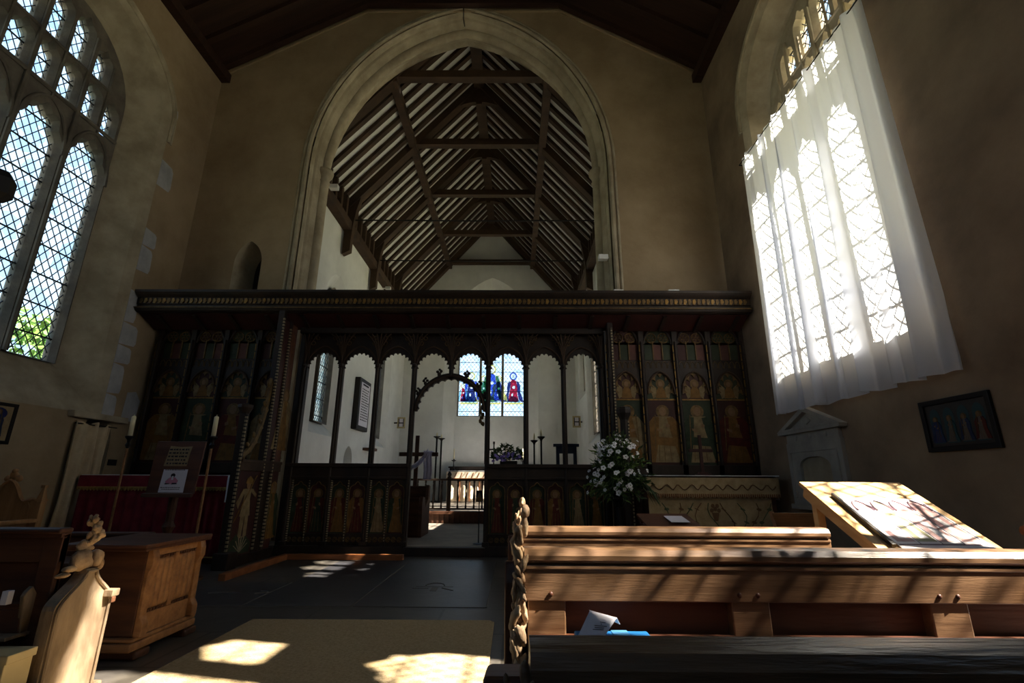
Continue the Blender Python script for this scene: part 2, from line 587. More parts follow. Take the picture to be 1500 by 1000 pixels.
# arch shafts with capitals and the crack at the apex
b = MB()
b.smooth = True
for xx in (XA0 + .12, XA1 - .12):
    b.lathe((xx, YE + .46, 0), [(.17, 0), (.17, .3), (.115, .42), (.115, 7.02), (.14, 7.05), (.115, 7.09), (.13, 7.16), (.18, 7.24), (.19, 7.3), (.17, 7.34), (.115, 7.36)], 16)
pts = [Vector(f_front(p[0], p[1], .46)) for p in arc2(XA0 + .12, XA1 - .12, 7.3, 11.04, 16, 1.22)]
b.tube(pts, .11, 10)
b.smooth = False
b.build('trim_2', 'stone', kind='structure')
b = MB()
for e, d, r in ((-.05, -.01, .045), (-.14, .0, .03)):
    pts = [Vector(f_front(p[0], p[1], d)) for p in [(XA0 + e, 4.1)] + arc2(XA0 + e, XA1 - e, 7.25, 11.16 - e, 16, 1.22)[::-1] + [(XA1 - e, 4.1)]]
    b.tube(pts, r, 8)
b.build('trim_3', 'stone', kind='structure')
MB().tube([(CX - .1, YE - .045, 10.3 + .95), (CX - .09, YE - .03, 11.1), (CX - .11, YE + .12, 11.1), (CX - .10, YE + .3, 11.06)], .012, 4).build('trim_4', 'bead_black', kind='structure')

# chancel walls
def ch_hole(y0, y1, a0, a1, zb, zs, za):
    return [(ring(a0, a1, zb - .3, zs, za + .3), 0.0), (ring(y0, y1, zb, zs, za), 0.25), (ring(y0, y1, zb, zs, za), 0.38), (ring(y0 - .35, y1 + .35, zb - .4, zs, za + .35), 0.7)]
NW = [(11.5, 12.35, 10.95, 12.7, 2.45, 5.3, 6.0), (16.2, 17.3, 15.8, 17.7, 2.5, 5.2, 5.9)]
SW = [(9.5, 11.4, 9.45, 11.6, 4.9, 6.4, 7.35), (12.2, 14.0, 12.0, 14.15, 1.9, 6.0, 7.0), (14.5, 16.4, 14.2, 16.7, 2.6, 6.2, 7.3), (17.15, 18.3, 17.0, 18.5, 4.4, 6.2, 7.3)]  # unseen ones added and sized to bring sunlight into the chancel
wall('wall_chancel_left', [(YE + .9, -0.3), (CYE + .9, -0.3), (CYE + .9, 8.6), (YE + .9, 8.6)], f_cl, 0.7, ['limewash'],
     [ch_hole(*w) for w in NW] + [[(ring(13.45, 14.15, 0.14, 1.6, 2.02, 8, 1.2), 0.0), (ring(13.5, 14.1, 0.14, 1.6, 1.98, 8, 1.2), 0.35)]])
MB().box(CXL - .44, CXL - .40, 13.3, 14.3, 0.1, 2.2).build('trim_5', 'limewash', kind='structure')
wall('wall_chancel_right', [(YE + .9, -0.3), (CYE + .9, -0.3), (CYE + .9, 8.6), (YE + .9, 8.6)], f_cr, 0.7, ['limewash'], [ch_hole(*w) for w in SW])
RA = ring(-2.95, 0.95, 0.3, 6.6, 9.7, 10, 1.3)
RB = ring(-2.5, 0.5, 0.3, 6.6, 9.25, 10, 1.3)
RC = ring(-2.42, 0.42, 3.66, 6.7, 8.9, 10, 1.3)
wall('wall_chancel_end', [(CXL - .7, -0.3), (CXR + .7, -0.3), (CXR + .7, 8.6), (CX, 13.2), (CXL - .7, 8.6)], f_ce, 0.9, ['limewash'],
     [[(RA, 0.0), (RB, 0.38)]])
b = MB()
b.prism([(p[0], p[1]) for p in ring(-2.5, 0.5, 0.3, 6.6, 9.25, 10, 1.3)], f_ce, 0.38, 0.7, [RC])
b.build('wall_chancel_recess', 'limewash', kind='structure')

# floors
fl = MB().box(XL - .9, XR + .9, YB - .6, YE - .3, -0.3, 0.0).build('floor', 'flagstones', kind='structure')
MB().box(CXL - .7, CXR + .7, YE - .3, 12.2, -0.3, 0.13).build('floor_chancel', 'chancel_paving', kind='structure')
b = MB().box(CXL, CXR, 12.2, CYE + .6, -0.3, 0.36)
b.box(CXL, CXR, 12.14, 12.26, 0.34, 0.40)
for i in range(60):
    x = CXL + .06 + i * .119
    b.box(x, x + .05, 12.17, 12.21, 0.13, 0.34)
b.m = 1
b.box(CXL, CXR, 12.27, CYE + .6, .35, .362)
b.build('floor_sanctuary', ['oak_left', 'flagstones'], kind='structure')
MB().box(-60, 60, -60, 80, -0.6, -0.32).build('ground', 'grass', kind='structure')

# nave ceiling: boarded, canted
b = MB()
cs = [(XL - .3, 9.32), (-3.3, 11.27), (0.95, 11.27), (XR + .3, 9.32)]
for (x0, z0), (x1, z1) in zip(cs, cs[1:]):
    b.add([(x0, YB - .5, z0), (x1, YB - .5, z1), (x1, YE + .3, z1), (x0, YE + .3, z0),
           (x0, YB - .5, z0 + .25), (x1, YB - .5, z1 + .25), (x1, YE + .3, z1 + .25), (x0, YE + .3, z0 + .25)],
          [(0, 1, 2, 3), (7, 6, 5, 4), (0, 4, 5, 1), (3, 2, 6, 7), (0, 3, 7, 4), (1, 5, 6, 2)])
ceil = b.build('ceiling', 'nave_boards', kind='structure')
b = MB()
for y in [YE - .12 - i * 0.62 for i in range(12)]:
    for (x0, z0), (x1, z1) in zip(cs, cs[1:]):
        b.bar((x0, y, z0 - .05), (x1, y, z1 - .05), .12, .12)
b.build('rafter', 'nave_boards', ceil, kind='structure')
b = MB()
for x, z in ((XL + .08, 9.28), (XR - .08, 9.28)):
    b.box(x - .1, x + .1, YB, YE, z - .1, z + .1)
b.build('wall_plate', 'nave_boards', ceil, kind='structure')
b = MB()
for (x0, z0), (x1, z1) in zip(cs, cs[1:]):
    b.bar((x0, YE - .015, z0 - .14), (x1, YE - .015, z1 - .14), .03, .05)
b.build('trim_6', 'plaster', kind='structure')

# ------------------------------------------------------------------ chancel roof
ZP, ZE, ZR, HW = 7.7, 8.4, 12.5, 3.5
def rz_(h): return ZR - (ZR - ZE) * h / HW
b = MB()
for sg in (-1, 1):
    b.add([(CX + sg * 3.7, YE + .9, ZE - .175), (CX, YE + .9, ZR + .06), (CX, CYE + .3, ZR + .06), (CX + sg * 3.7, CYE + .3, ZE - .175),
           (CX + sg * 3.7, YE + .9, ZE + .2), (CX, YE + .9, ZR + .4), (CX, CYE + .3, ZR + .4), (CX + sg * 3.7, CYE + .3, ZE + .2)],
          [(0, 1, 2, 3), (4, 7, 6, 5), (0, 4, 5, 1), (3, 2, 6, 7), (0, 3, 7, 4)])
b.build('ceiling_chancel', 'limewash', kind='structure')
trY = [9.32, 11.7, 14.2, 16.9, 19.5]
def rafter_mesh():
    b = MB()
    b.bar((-.13, 0, -0.02 + .13 * (ZE - ZR) / HW), (-HW, 0, ZE - ZR - .02), .085, .135, (0, 1, 0))
    b.bar((-HW + .06, 0, ZE - ZR), (-HW + .06, 0, ZP - ZR), .12, .11, (0, 1, 0))
    return b
proto = None
names = ['between the chancel arch and second truss', 'between second and third trusses', 'between third and fourth trusses', 'between fourth truss and east wall']
for sg, side in ((-1, 'left'), (1, 'right')):
    for k in range(4):
        n = 5
        for i in range(1, n + 1):
            y = trY[k] + (trY[k + 1] - trY[k]) * i / (n + 1)
            if proto is None:
                o = rafter_mesh().build('common_rafter', 'roof_wood', local=True)
                proto = o
            else:
                o = proto.copy()
                COL.objects.link(o)
            o.location = (CX, y, ZR)
            o.rotation_euler = (0, 0, 0 if sg < 0 else PI)
            tag(o, 'dark common rafter on the %s roof slope, %s' % (side, names[k]), 'rafter', 'common rafters, %s slope, bay %d' % (side, k + 1))
def truss(y, i):
    last = i == 4
    t = thing('roof_truss', ['nearest dark roof truss just behind the chancel arch', 'second dark roof truss from the chancel arch, with iron tie rod below', 'third dark roof truss from the chancel arch',
                             'fourth dark roof truss from the chancel arch', 'furthest dark roof truss against the east wall'][i], 'roof truss', (CX, y, ZP), 0, 'chancel roof trusses')
    hc = 1.83
    zc = rz_(hc)
    b = MB().bar((CX - hc - .05, y, zc), (CX + hc + .05, y, zc), .2, .2)
    b.build('collar_beam', 'roof_wood', t, .01)
    for sg in (-1, 1):
        b = MB().bar((CX, y, ZR - .08), (CX + sg * HW, y, ZE - .08), .22, .26, (0, 1, 0))
        b.build('principal_rafter', 'roof_wood', t)
        # wall post and arched brace
        b = MB()
        fn = lambda s, z, d, y=y, sg=sg: (CX + sg * s, y - .09 + d, z)
        outer = [(HW + .02, 6.85), (HW + .02, ZE), (hc + .1, zc - .1)]
        inner = []
        for q in range(9):
            a = q / 8
            inner.append((hc + .55 + (HW - .18 - hc - .55) * math.sin(a * PI / 2), zc - .78 - (zc - .78 - 7.25) * (1 - math.cos(a * PI / 2)) * 1.0))
        b.prism(outer + inner + [(HW - .18, 6.95)], fn, 0, .18)
        b.build('arch_brace', 'roof_wood', t)
        b = MB()
        inner = []
        for q in range(9):
            a = q / 8
            inner.append((hc * .93 * (1 - a), zc + .12 + (ZR - .75 - zc - .12) * math.sin(a * PI / 2) ** 0.8))
        b.prism([(hc - .1, zc + .1)] + [(.0, ZR - .1)] + inner[::-1], fn, .02, .16)
        b.build('upper_brace', 'roof_wood', t)
    if last: return
    b = MB().bar((CX, y, zc + 1.3), (CX, y, ZR), .16, .16, (0, 1, 0))
    b.build('king_post', 'roof_wood', t)
for i, y in enumerate(trY):
    truss(y, i)
hc = 1.83
for sg, sd in ((-1, 'left'), (1, 'right')):
    o = MB().bar((CX + sg * hc, YE + .9, rz_(hc) - .14), (CX + sg * hc, CYE, rz_(hc) - .14), .2, .2).build('roof_purlin', 'roof_wood', bevel=.015)
    tag(o, 'long moulded purlin running along the %s slope of the chancel roof' % sd, 'purlin', 'chancel roof purlins')
    o = MB().box(*(sorted((CX + sg * 3.57, CX + sg * 3.33)) + [YE + .9, CYE, ZP - .14, ZP + .1])).build('wall_plate', 'roof_wood', bevel=.02)
    tag(o, 'heavy timber wall plate along the top of the %s chancel wall' % sd, 'wall plate', 'chancel wall plates')
o = MB().box(CX - .15, CX + .15, YE + .9, CYE, ZR - .30, ZR - .14).build('ridge_beam', 'roof_wood')
tag(o, 'dark ridge beam along the peak of the chancel roof', 'ridge beam')
for y, nm in ((11.7, 'nearest iron tie rod, level with the second truss'), (14.2, 'middle iron tie rod, level with the third truss'), (16.9, 'furthest iron tie rod, just above the screen beam')):
    o = MB().tube([(CXL, y, 7.9), (CX, y, 7.88), (CXR, y, 7.9)], .02, 6).build('tie_rod', 'iron')
    tag(o, nm + ', spanning the chancel', 'tie rod', 'iron tie rods')

# ------------------------------------------------------------------ windows
def lattice(name, rg, fn, d, parent, ang, sp, w=.012, bars=0.42):
    b = MB()
    for a in (ang, -ang):
        for p, q in clip_segments(rg, a, sp):
            b.bar(fn(p[0], p[1], d), fn(q[0], q[1], d), w, .008, Vector(fn(0, 0, 1)) - Vector(fn(0, 0, 0)))
    if bars:
        for p, q in clip_segments(rg, 0.0, bars, .1):
            b.bar(fn(p[0], p[1], d - .015), fn(q[0], q[1], d - .015), .02, .014, Vector(fn(0, 0, 1)) - Vector(fn(0, 0, 0)))
    return b.build(name, 'lead', parent, recalc=False)

def window(idx, fn, outer, lights, d, glass, ang=R(56), sp=.105, grow=.035, m='tracery_stone'):
    """lights: (x0,x1,zb,zs,za,foils,cusp)"""
    root = MB()
    holes_out = [cusped(l[0] - grow, l[1] + grow, l[2] - grow, l[3], l[4] + grow, 1.1, l[6], l[5]) for l in lights]
    holes = [cusped(l[0], l[1], l[2], l[3], l[4], 1.1, l[6], l[5]) for l in lights]
    for dd, hs in ((d - .12, holes_out), (d + .09, holes_out)):
        root.plate(outer, fn, dd, hs)
    for h, g in zip(holes, holes_out):
        root.bridge(g, fn, d - .12, h, d - .03)
        root.bridge(h, fn, d - .03, h, d + .03)
        root.bridge(h, fn, d + .03, g, d + .09)
    o = root.build('window_%d' % idx, m, kind='structure')
    for l, h in zip(lights, holes):
        MB().plate(h, fn, d + .004).build('glass_pane', glass, o, recalc=False)
        lattice('lead_lattice', h, fn, d, o, ang, sp, 0.013 if glass == 'glass_south' else .011)
    return o

def nave_window(idx, fn, yc, glass, dz=0.0, n=3, pitch=.77, hw=.31, ho=1.13):
    L = []
    cs_ = [pitch * (k - (n - 1) / 2) for k in range(n)]
    k_ = ho / 1.13
    for c in cs_:
        L.append((yc + c - hw, yc + c + hw, 2.72 + dz, 5.62, 6.2, 5, .16))
    for c in (-.92, -.57, -.19, .19, .57, .92):
        top = 7.02 if abs(c) > .8 else 7.1
        L.append((yc + (c - .13) * k_, yc + (c + .13) * k_, 6.42 if abs(c) > .8 else 6.5, top - .24, top, 3, .3))
    for c in (-.58, -.19, .19, .58):
        top = 7.74 if abs(c) > .4 else 7.98
        L.append((yc + (c - .13) * k_, yc + (c + .13) * k_, 7.2, top - .24, top, 3, .3))
    outer = ring(yc - ho, yc + ho, 2.69 + dz, 7.0, 8.16, 10, 1.05)
    m = 'stone' if glass == 'glass_south' else 'tracery_stone'  # south tracery takes a paler stone: sunlight put into its colour
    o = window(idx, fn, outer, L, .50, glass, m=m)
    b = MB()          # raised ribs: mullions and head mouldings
    for c0, c1 in zip(cs_, cs_[1:]):
        b.tube([fn(yc + (c0 + c1) / 2, 2.7 + dz, .36), fn(yc + (c0 + c1) / 2, 7.8, .36)], .035, 8)
    for c in cs_:
        b.tube([fn(p[0], p[1], .37) for p in arc2(yc + c - hw - .05, yc + c + hw + .05, 5.62, 6.32, 10, 1.1)], .025, 6)
        b.tube([fn(yc + c, 6.3, .37), fn(yc + c, 7.6, .37)], .02, 6)
    b.tube([fn(yc - ho + .03, 6.42, .365), fn(yc + ho - .03, 6.42, .365)], .03, 6)
    b.tube([fn(yc - .8, 7.15, .37), fn(yc + .8, 7.15, .37)], .02, 6)
    b.build('mullion', m, o)
    return o
nave_window(1, f_left, YW, 'glass')
nave_window(2, f_right, 5.5, 'glass_south', .36, 4, .61, .265, 1.25)
nave_window(3, f_left, YW2, 'glass')
window(4, f_right, ring(.03, 2.63, 2.39, 6.9, 8.31), [(.595, 1.06, 2.46, 6.6, 7.3, 5, .14), (1.16, 1.78, 2.46, 7.2, 8.05, 5, .14), (1.87, 2.52, 2.46, 5.2, 5.9, 5, .14), (2.04, 2.42, 6.5, 6.95, 7.2, 3, .2)], .50, 'glass_south')  # unseen window; its uneven openings are shaped to place the sun patches
MB().box(XL - .36, XL - .32, 6.7, 7.7, -.1, 2.05).build('light_stop', 'dark_wood', kind='structure')  # added plate behind the doorway curtain, blocks daylight leaking through the hole
for i, w in enumerate(NW):
    y0, y1, a0, a1, zb, zs, za = w
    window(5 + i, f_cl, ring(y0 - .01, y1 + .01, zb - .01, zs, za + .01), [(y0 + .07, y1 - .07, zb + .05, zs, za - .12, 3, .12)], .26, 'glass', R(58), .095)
for i, w in enumerate(SW):
    y0, y1, a0, a1, zb, zs, za = w
    ym = (y0 + y1) / 2
    window(14 + i, f_cr, ring(y0 - .01, y1 + .01, zb - .01, zs, za + .01),
           [(y0 + .06, ym - .06, zb + .05, zs - .1, za - .35, 3, .12), (ym + .06, y1 - .06, zb + .05, zs - .1, za - .35, 3, .12)], .26, 'glass_south', R(58), .11)
ew = window(10, f_ce, RC, [(-2.37, -1.52, 3.7, 6.3, 7.0, 5, .14), (-1.42, -.58, 3.7, 6.5, 7.3, 5, .14), (-.48, .37, 3.7, 6.3, 7.0, 5, .14)], .5, 'glass', R(52), .125, .02)
window(11, f_back, ring(-2.41, .21, 3.39, 6.6, 8.71), [(-2.3, -1.55, 3.5, 6.2, 6.9, 5, .14), (-1.45, -.75, 3.5, 6.8, 7.7, 5, .14), (-.65, .1, 3.5, 6.2, 6.9, 5, .14)], .3, 'glass')  # unseen west window, added to brighten the nave from behind the camera

# stained figures in the east window
def ell(cx, cz, rx, rz, n=14):
    return [(cx + rx * math.cos(2 * PI * i / n), cz + rz * math.sin(2 * PI * i / n)) for i in range(n)]
def glass_figure(xc, z0, h, robe, cloak, head='glass_flesh', halo='glass_gold', sd=1):
    b = MB()
    q = random.Random(sd)
    w = h * .30
    fe = lambda s, z, d: (xc + s, CYE + .48 + d, z0 + z)
    J = lambda rg, e=.02: [(p[0] + q.uniform(-e, e), p[1] + q.uniform(-e, e)) for p in rg]
    b.plate(J([(-w * .5, 0), (-w * .1, .02), (w * .35, 0), (w * .7, .04), (w * .5, h * .25), (w * .42, h * .5), (w * .3, h * .72), (w * .12, h * .77), (-w * .12, h * .77), (-w * .3, h * .7), (-w * .36, h * .45), (-w * .5, h * .25)]), fe, 0,
            [J(ell(w * .05, h * .50, w * .17, h * .05, 7), .01), J(ell(-w * .1, h * .24, w * .10, h * .06, 6), .01)])
    b.m = 1
    b.plate(J([(-w * 1.15, 0), (-w * .54, .01), (-w * .52, h * .26), (-w * .38, h * .47), (-w * .33, h * .7), (-w * .62, h * .66), (-w * .74, h * .5), (-w * .66, h * .34), (-w * .95, h * .18)]), fe, -.002)
    b.plate(J([(w * .72, .05), (w * 1.2, 0), (w * 1.0, h * .2), (w * .74, h * .36), (w * .8, h * .55), (w * .6, h * .68), (w * .33, h * .71), (w * .44, h * .48), (w * .54, h * .25)]), fe, -.002)
    b.m = 2
    cz = h * .88
    b.plate(ell(0, cz, h * .06, h * .08, 10), fe, -.004)
    b.m = 3
    b.plate(ell(0, cz, h * .13, h * .14, 14), fe, -.001, [ell(0, cz, h * .085, h * .10, 14)])
    b.build('stained_figure', [robe, cloak, head, halo], ew, recalc=False)
glass_figure(-1.86, 4.28, 1.25, 'glass_navy', 'glass_blue')
glass_figure(-1.0, 4.35, 1.5, 'glass_blue', 'glass_green')
glass_figure(-.08, 4.28, 1.25, 'glass_red', 'glass_navy', halo='glass_blue', sd=3)
glass_figure(-1.32, 4.3, 1.1, 'glass_green', 'glass_gold', sd=4)
glass_figure(-.70, 4.3, 1.1, 'glass_navy', 'glass_gold', sd=5)
glass_figure(-2.2, 4.28, .75, 'glass_red', 'glass_teal', sd=6)
b = MB()
for x0, x1 in ((-2.3, -1.55), (-1.4, -.6), (-.45, .34)):
    b.m = 0
    b.plate([(x0, 4.18), (x1, 4.18), (x1, 4.26), (x0, 4.26)], lambda s, z, d: (s, CYE + .47 + d, z), 0)
    b.m = 1
    b.plate([(x0 + .1, 4.27), (x1 - .1, 4.27), ((x0 + x1) / 2 + .1, 4.5), ((x0 + x1) / 2 - .1, 4.55)], lambda s, z, d: (s, CYE + .495 + d, z), 0)
b.build('stained_band', ['glass_gold', 'glass_teal'], ew, recalc=False)

# portals in the openings
portal('portal_nave_north', (XL - .62, YW, 5.3), (0, R(-90), 0), 5.2, 2.2)
portal('portal_nave_north_west', (XL - .62, YW2, 5.3), (0, R(-90), 0), 5.2, 2.2)
portal('portal_nave_south_west', (XR + .62, 1.33, 5.3), (0, R(90), 0), 5.6, 2.6)
portal('portal_nave_south', (XR + .62, YW, 5.3), (0, R(90), 0), 5.2, 2.2)
for i, w in enumerate(NW):
    portal('portal_chancel_north', (CXL - .4, (w[0] + w[1]) / 2, 4.2), (0, R(-90), 0), 3.6, w[1] - w[0])
for i, w in enumerate(SW):
    portal('portal_chancel_south', (CXR + .4, (w[0] + w[1]) / 2, (w[4] + w[6]) / 2), (0, R(90), 0), w[6] - w[4] + .1, w[1] - w[0])
portal('portal_chancel_east', (-1.0, CYE + .66, 5.6), (R(-90), 0, 0), 2.8, 4.2)
portal('portal_nave_west', (-1.15, YB - .45, 5.6), (R(90), 0, 0), 2.6, 5.2)

# pale quoins and hood of the nave windows
b = MB()
rq = random.Random(3)
z = 2.0
while z < 7.2:
    h = rq.uniform(.3, .6)
    w = rq.uniform(.1, .34)
    if rq.random() < .75:
        y0 = YW + 1.66
        rg = [(y0, z), (y0 + w * .9, z + .02), (y0 + w, z + h * .2), (y0 + w * .94, z + h * .8), (y0 + w * .8, z + h - .03), (y0, z + h - .01)]
        b.prism(rg, f_left, -.006, .01)
    z += h
b.prism([(7.66, 1.98), (7.95, 2.0), (7.97, 2.34), (7.85, 2.48), (7.68, 2.44)], f_left, -.006, .01)
b.build('trim_7', 'quoin', kind='structure')
b = MB()
for fn, hw in ((f_left, 1.66), (f_right, 1.40)):
    for e, r in ((.03, .035), (.10, .022)):
        b.tube([fn(p[0], p[1], 0.0) for p in [(YW + hw + e, 6.9)] + arc2(YW - hw - e, YW + hw + e, 7.3, 8.5 + e, 14, 1.05) + [(YW - hw - e, 6.9)]], r, 8)
b.build('trim_8', 'stone', kind='structure')

# ------------------------------------------------------------------ painted figures on panels (flat paintings on boards)
def painted(parent, fn, xc, z0, h, robe, cloak, halo='gilt_dull', seated=False, name='painted_figure', seed=0):
    """fn(s, z, d): panel surface, d counts towards the viewer"""
    b = MB()
    q = random.Random(seed)
    w = h * (.25 if not seated else .33)
    P = lambda rg, d: b.prism([(xc + p[0], z0 + p[1] * h) for p in rg], fn, 0, d)
    b.m = 3
    P([(p[0], p[1]) for p in [(h * .115 * math.cos(2 * PI * i / 16), .86 + .115 * math.sin(2 * PI * i / 16)) for i in range(16)]], .002)
    b.m = 0
    P([(-w * .95, 0), (w * .95, 0), (w * .7, .3), (w * .56, .52), (w * .74, .68), (w * .4, .775), (-w * .4, .775), (-w * .74, .68), (-w * .56, .52), (-w * .74, .3)], .003)
    b.m = 1
    P([(-w * 1.15, .0), (-w * .55, .0), (-w * .3, .4), (-w * .2, .76), (-w * .5, .77), (-w * .86, .62), (-w * .8, .35)], .005)
    P([(w * .7, .05), (w * 1.1, .02), (w * .85, .4), (w * .9, .6), (w * .5, .77), (w * .2, .75), (w * .35, .5)], .005)
    if seated:
        P([(-w * .7, .3), (w * .75, .26), (w * .8, .4), (-w * .65, .43)], .006)
    b.m = 2
    P([(h * .062 * math.cos(2 * PI * i / 12), .86 + .078 * math.sin(2 * PI * i / 12)) for i in range(12)], .005)
    s = q.choice((-1, 1))
    P([(s * w * .1, .5), (s * w * .34, .53), (s * w * .36, .57), (s * w * .08, .55)], .007)
    P([(-s * w * .3, .58), (-s * w * .12, .6), (-s * w * .16, .66), (-s * w * .32, .63)], .007)
    b.m = 3
    k = s * w * .5
    P([(k - h * .008, .2), (k + h * .008, .2), (k + h * .008 - s * w * .1, .8), (k - h * .008 - s * w * .1, .8)], .008)
    for x in (-.35, -.05, .3):
        P([(w * x - h * .006, .02), (w * x + h * .006, .02), (w * x * .7 + h * .004, .44), (w * x * .7 - h * .004, .44)], .004)
    return b.build(name, [robe, cloak, 'flesh', halo], parent, recalc=False)

def beading(parent, pts_fn, z0, z1, w=.022, step=.034, name='beading'):
    """chequered bead strip up the front of a post; pts_fn(z) -> centre of the strip"""
    b = MB()
    z = z0
    k = 0
    while z < z1:
        x, y, _ = pts_fn(z)
        b.m = k % 2
        b.box(x - w / 2, x + w / 2, y - w / 2, y + w / 2, z, min(z1, z + step * (.62 if b.m == 0 else .38)))
        z += step * (.62 if b.m == 0 else .38)
        k += 1
    return b.build(name, ['bead_white', 'bead_black'], parent)

def saw_arch(x0, x1, zs, za, n=9, k=1.1, tooth=.03, teeth=9):
    """arch from right to left with a fringe of small cusps hanging inside it"""
    pts = arc2(x0, x1, zs, za, n, k)
    # resample
    L = [0]
    for a, b_ in zip(pts, pts[1:]):
        L.append(L[-1] + math.hypot(b_[0] - a[0], b_[1] - a[1]))
    m = teeth * 4
    out = []
    xc = (x0 + x1) / 2
    for i in range(m + 1):
        t = L[-1] * i / m
        j = max(q for q in range(len(L)) if L[q] <= t + 1e-9)
        j = min(j, len(pts) - 2)
        f = (t - L[j]) / max(1e-9, L[j + 1] - L[j])
        x = pts[j][0] + (pts[j + 1][0] - pts[j][0]) * f
        z = pts[j][1] + (pts[j + 1][1] - pts[j][1]) * f
        if i % 4 in (1, 3):
            e = tooth * .25
        elif i % 4 == 2:
            e = tooth
        else:
            e = 0
        d = math.hypot(xc - x, zs - .05 - z) or 1
        out.append((x + (xc - x) / d * e, z + (zs - .05 - z) / d * e))
    return out

# ------------------------------------------------------------------ rood screen
YS = 8.0
PX = [CX + (.62 if k < 0 else .63) * k for k in (-4, -3, -2, -1, 0, 1, 2, 3, 4)]
fs = lambda s, z, d: (s, YS - d, z)
scr = thing('rood_screen', 'dark carved wooden rood screen with open arches filling the chancel arch', 'screen', (CX, YS, 0))
# sill beam, dado rail
for x0, x1 in ((PX[0] - .1, PX[3]), (PX[5], PX[8] + .05)):
    box('base_plinth', 'dark_wood', scr, x0, x1, YS - .12, YS + .08, 0, .14, .01)
    b = MB().box(x0, x1, YS - .06, YS + .06, 1.14, 1.34)
    b.box(x0, x1, YS - .09, YS + .09, 1.30, 1.36)
    b.box(x0, x1, YS - .075, YS + .05, 1.12, 1.16)
    b.build('dado_rail', 'dark_wood', scr, .008)
box('door_sill', 'dark_wood', scr, PX[3], PX[5], YS - .12, YS + .1, 0, .125, .01)
for i, x in enumerate(PX):
    if i == 4:
        continue
    hw = .045 if i in (0, 8) else .034
    b = MB().box(x - hw, x + hw, YS - .05, YS + .05, .1, 3.52)
    b.tube([(x, YS - .06, .14), (x, YS - .06, 3.0)], .022, 8)
    b.tube([(x - .03, YS - .03, 1.36), (x - .03, YS - .03, 2.95)], .012, 6)
    b.tube([(x + .03, YS - .03, 1.36), (x + .03, YS - .03, 2.95)], .012, 6)
    b.box(x - .05, x + .05, YS - .1, YS - .04, .14, .2)
    b.lathe((x, YS - .06, 2.92), [(.022, 0), (.045, .03), (.04, .06), (.022, .08)], 8)
    b.build('mullion', 'dark_wood', scr)
    if i < 3:
        beading(scr, lambda z, x=x: (x + .05, YS - .055, z), .2, 1.1)
box('jamb_panel', 'dark_wood', scr, -3.70, PX[0] - .04, YS, YS + .03, 0, 3.55, 0)
box('jamb_panel', 'dark_wood', scr, PX[8] + .04, 1.53, YS, YS + .02, 0, 3.55, 0)
# pendant over the doorway
b = MB().box(PX[4] - .034, PX[4] + .034, YS - .05, YS + .05, 2.74, 3.52)
b.tube([(PX[4], YS - .06, 2.8), (PX[4], YS - .06, 3.05)], .022, 8)
b.build('pendant_post', 'dark_wood', scr)
# arch heads
for i in range(8):
    x0, x1 = PX[i] + .03, PX[i + 1] - .03
    arch = saw_arch(x0, x1, 2.90, 3.20, 10, 1.08, .035, 11)
    rg = [(x0, 2.9), (x0, 3.52), (x1, 3.52), (x1, 2.9)] + arch[1:-1]
    MB().prism(rg, fs, -.015, .02).build('arch_head', 'dark_wood', scr)
    b = MB()
    b.tube([fs(p[0], p[1], .035) for p in arc2(x0 - .02, x1 + .02, 2.9, 3.30, 10, 1.2)], .016, 6)
    b.build('arch_moulding', 'roof_wood', scr)
    b = MB()          # pierced tracery in the spandrels
    for sg, xx in ((1, x0), (-1, x1)):
        for q, (dx, zz, r) in enumerate(((.06, 3.36, .035), (.13, 3.45, .03), (.05, 3.46, .03))):
            b.tube([fs(xx + sg * dx + r * math.cos(2 * PI * t / 8), zz + r * math.sin(2 * PI * t / 8), .025) for t in range(8)], .007, 4, True)
    b.build('spandrel_tracery', 'gilt_dull', scr)
# vault ribs fanning out of each mullion
for i, x in enumerate(PX):
    b = MB()
    for k in (-1, -.6, -.2, .2, .6, 1):
        if (i == 0 and k < -.3) or (i == 8 and k > .3):
            continue
        pts = []
        for q in range(7):
            t = q / 6
            pts.append((x + k * .30 * (1 - math.cos(t * PI / 2)) , YS - .06 - .10 * t * t, 2.97 + .56 * math.sin(t * PI / 2)))
        b.tube(pts, .011, 5)
    b.build('vault_rib', 'roof_wood', scr)
box('head_rail', 'dark_wood', scr, PX[0] - .1, PX[8] + .05, YS - .17, YS + .06, 3.5, 3.6, .01)
# doorway arch with crockets
xd0, xd1 = PX[3] + .03, PX[5] - .03
out = arc2(xd0 - .01, xd1 + .01, 2.2, 2.84, 14, 1.06)
inn = saw_arch(xd0 + .05, xd1 - .05, 2.2, 2.75, 14, 1.06, .03, 15)
MB().prism(out + inn[::-1], fs, -.03, .05).build('door_arch', 'dark_wood', scr)
b = MB()
b.tube([fs(p[0], p[1], .055) for p in arc2(xd0 + .03, xd1 - .03, 2.2, 2.79, 14, 1.06)], .014, 6)
b.build('door_arch_moulding', 'roof_wood', scr)
for j, t in enumerate((.12, .24, .36, .64, .76, .88)):
    p = out[int(t * (len(out) - 1))]
    b = MB()
    b.smooth = True
    for dx, dz, r in ((0, .03, .035), (.03, .075, .028), (-.03, .07, .028), (0, .11, .022)):
        b.blob((p[0] + dx, YS - .02, p[1] + dz), (r, r * .8, r), .5, 30, 8, 5)
    b.build('crocket', 'dark_wood', scr)
b = MB()
b.smooth = True
for k in range(7):
    b.blob((xd1 - .05 - .02 * (k % 3), YS - .01, 2.2 - .05 * k + .1), (.03, .02, .035), .5, 30, 8, 5)
b.build('foliage_cusp', 'gilt_dull', scr)

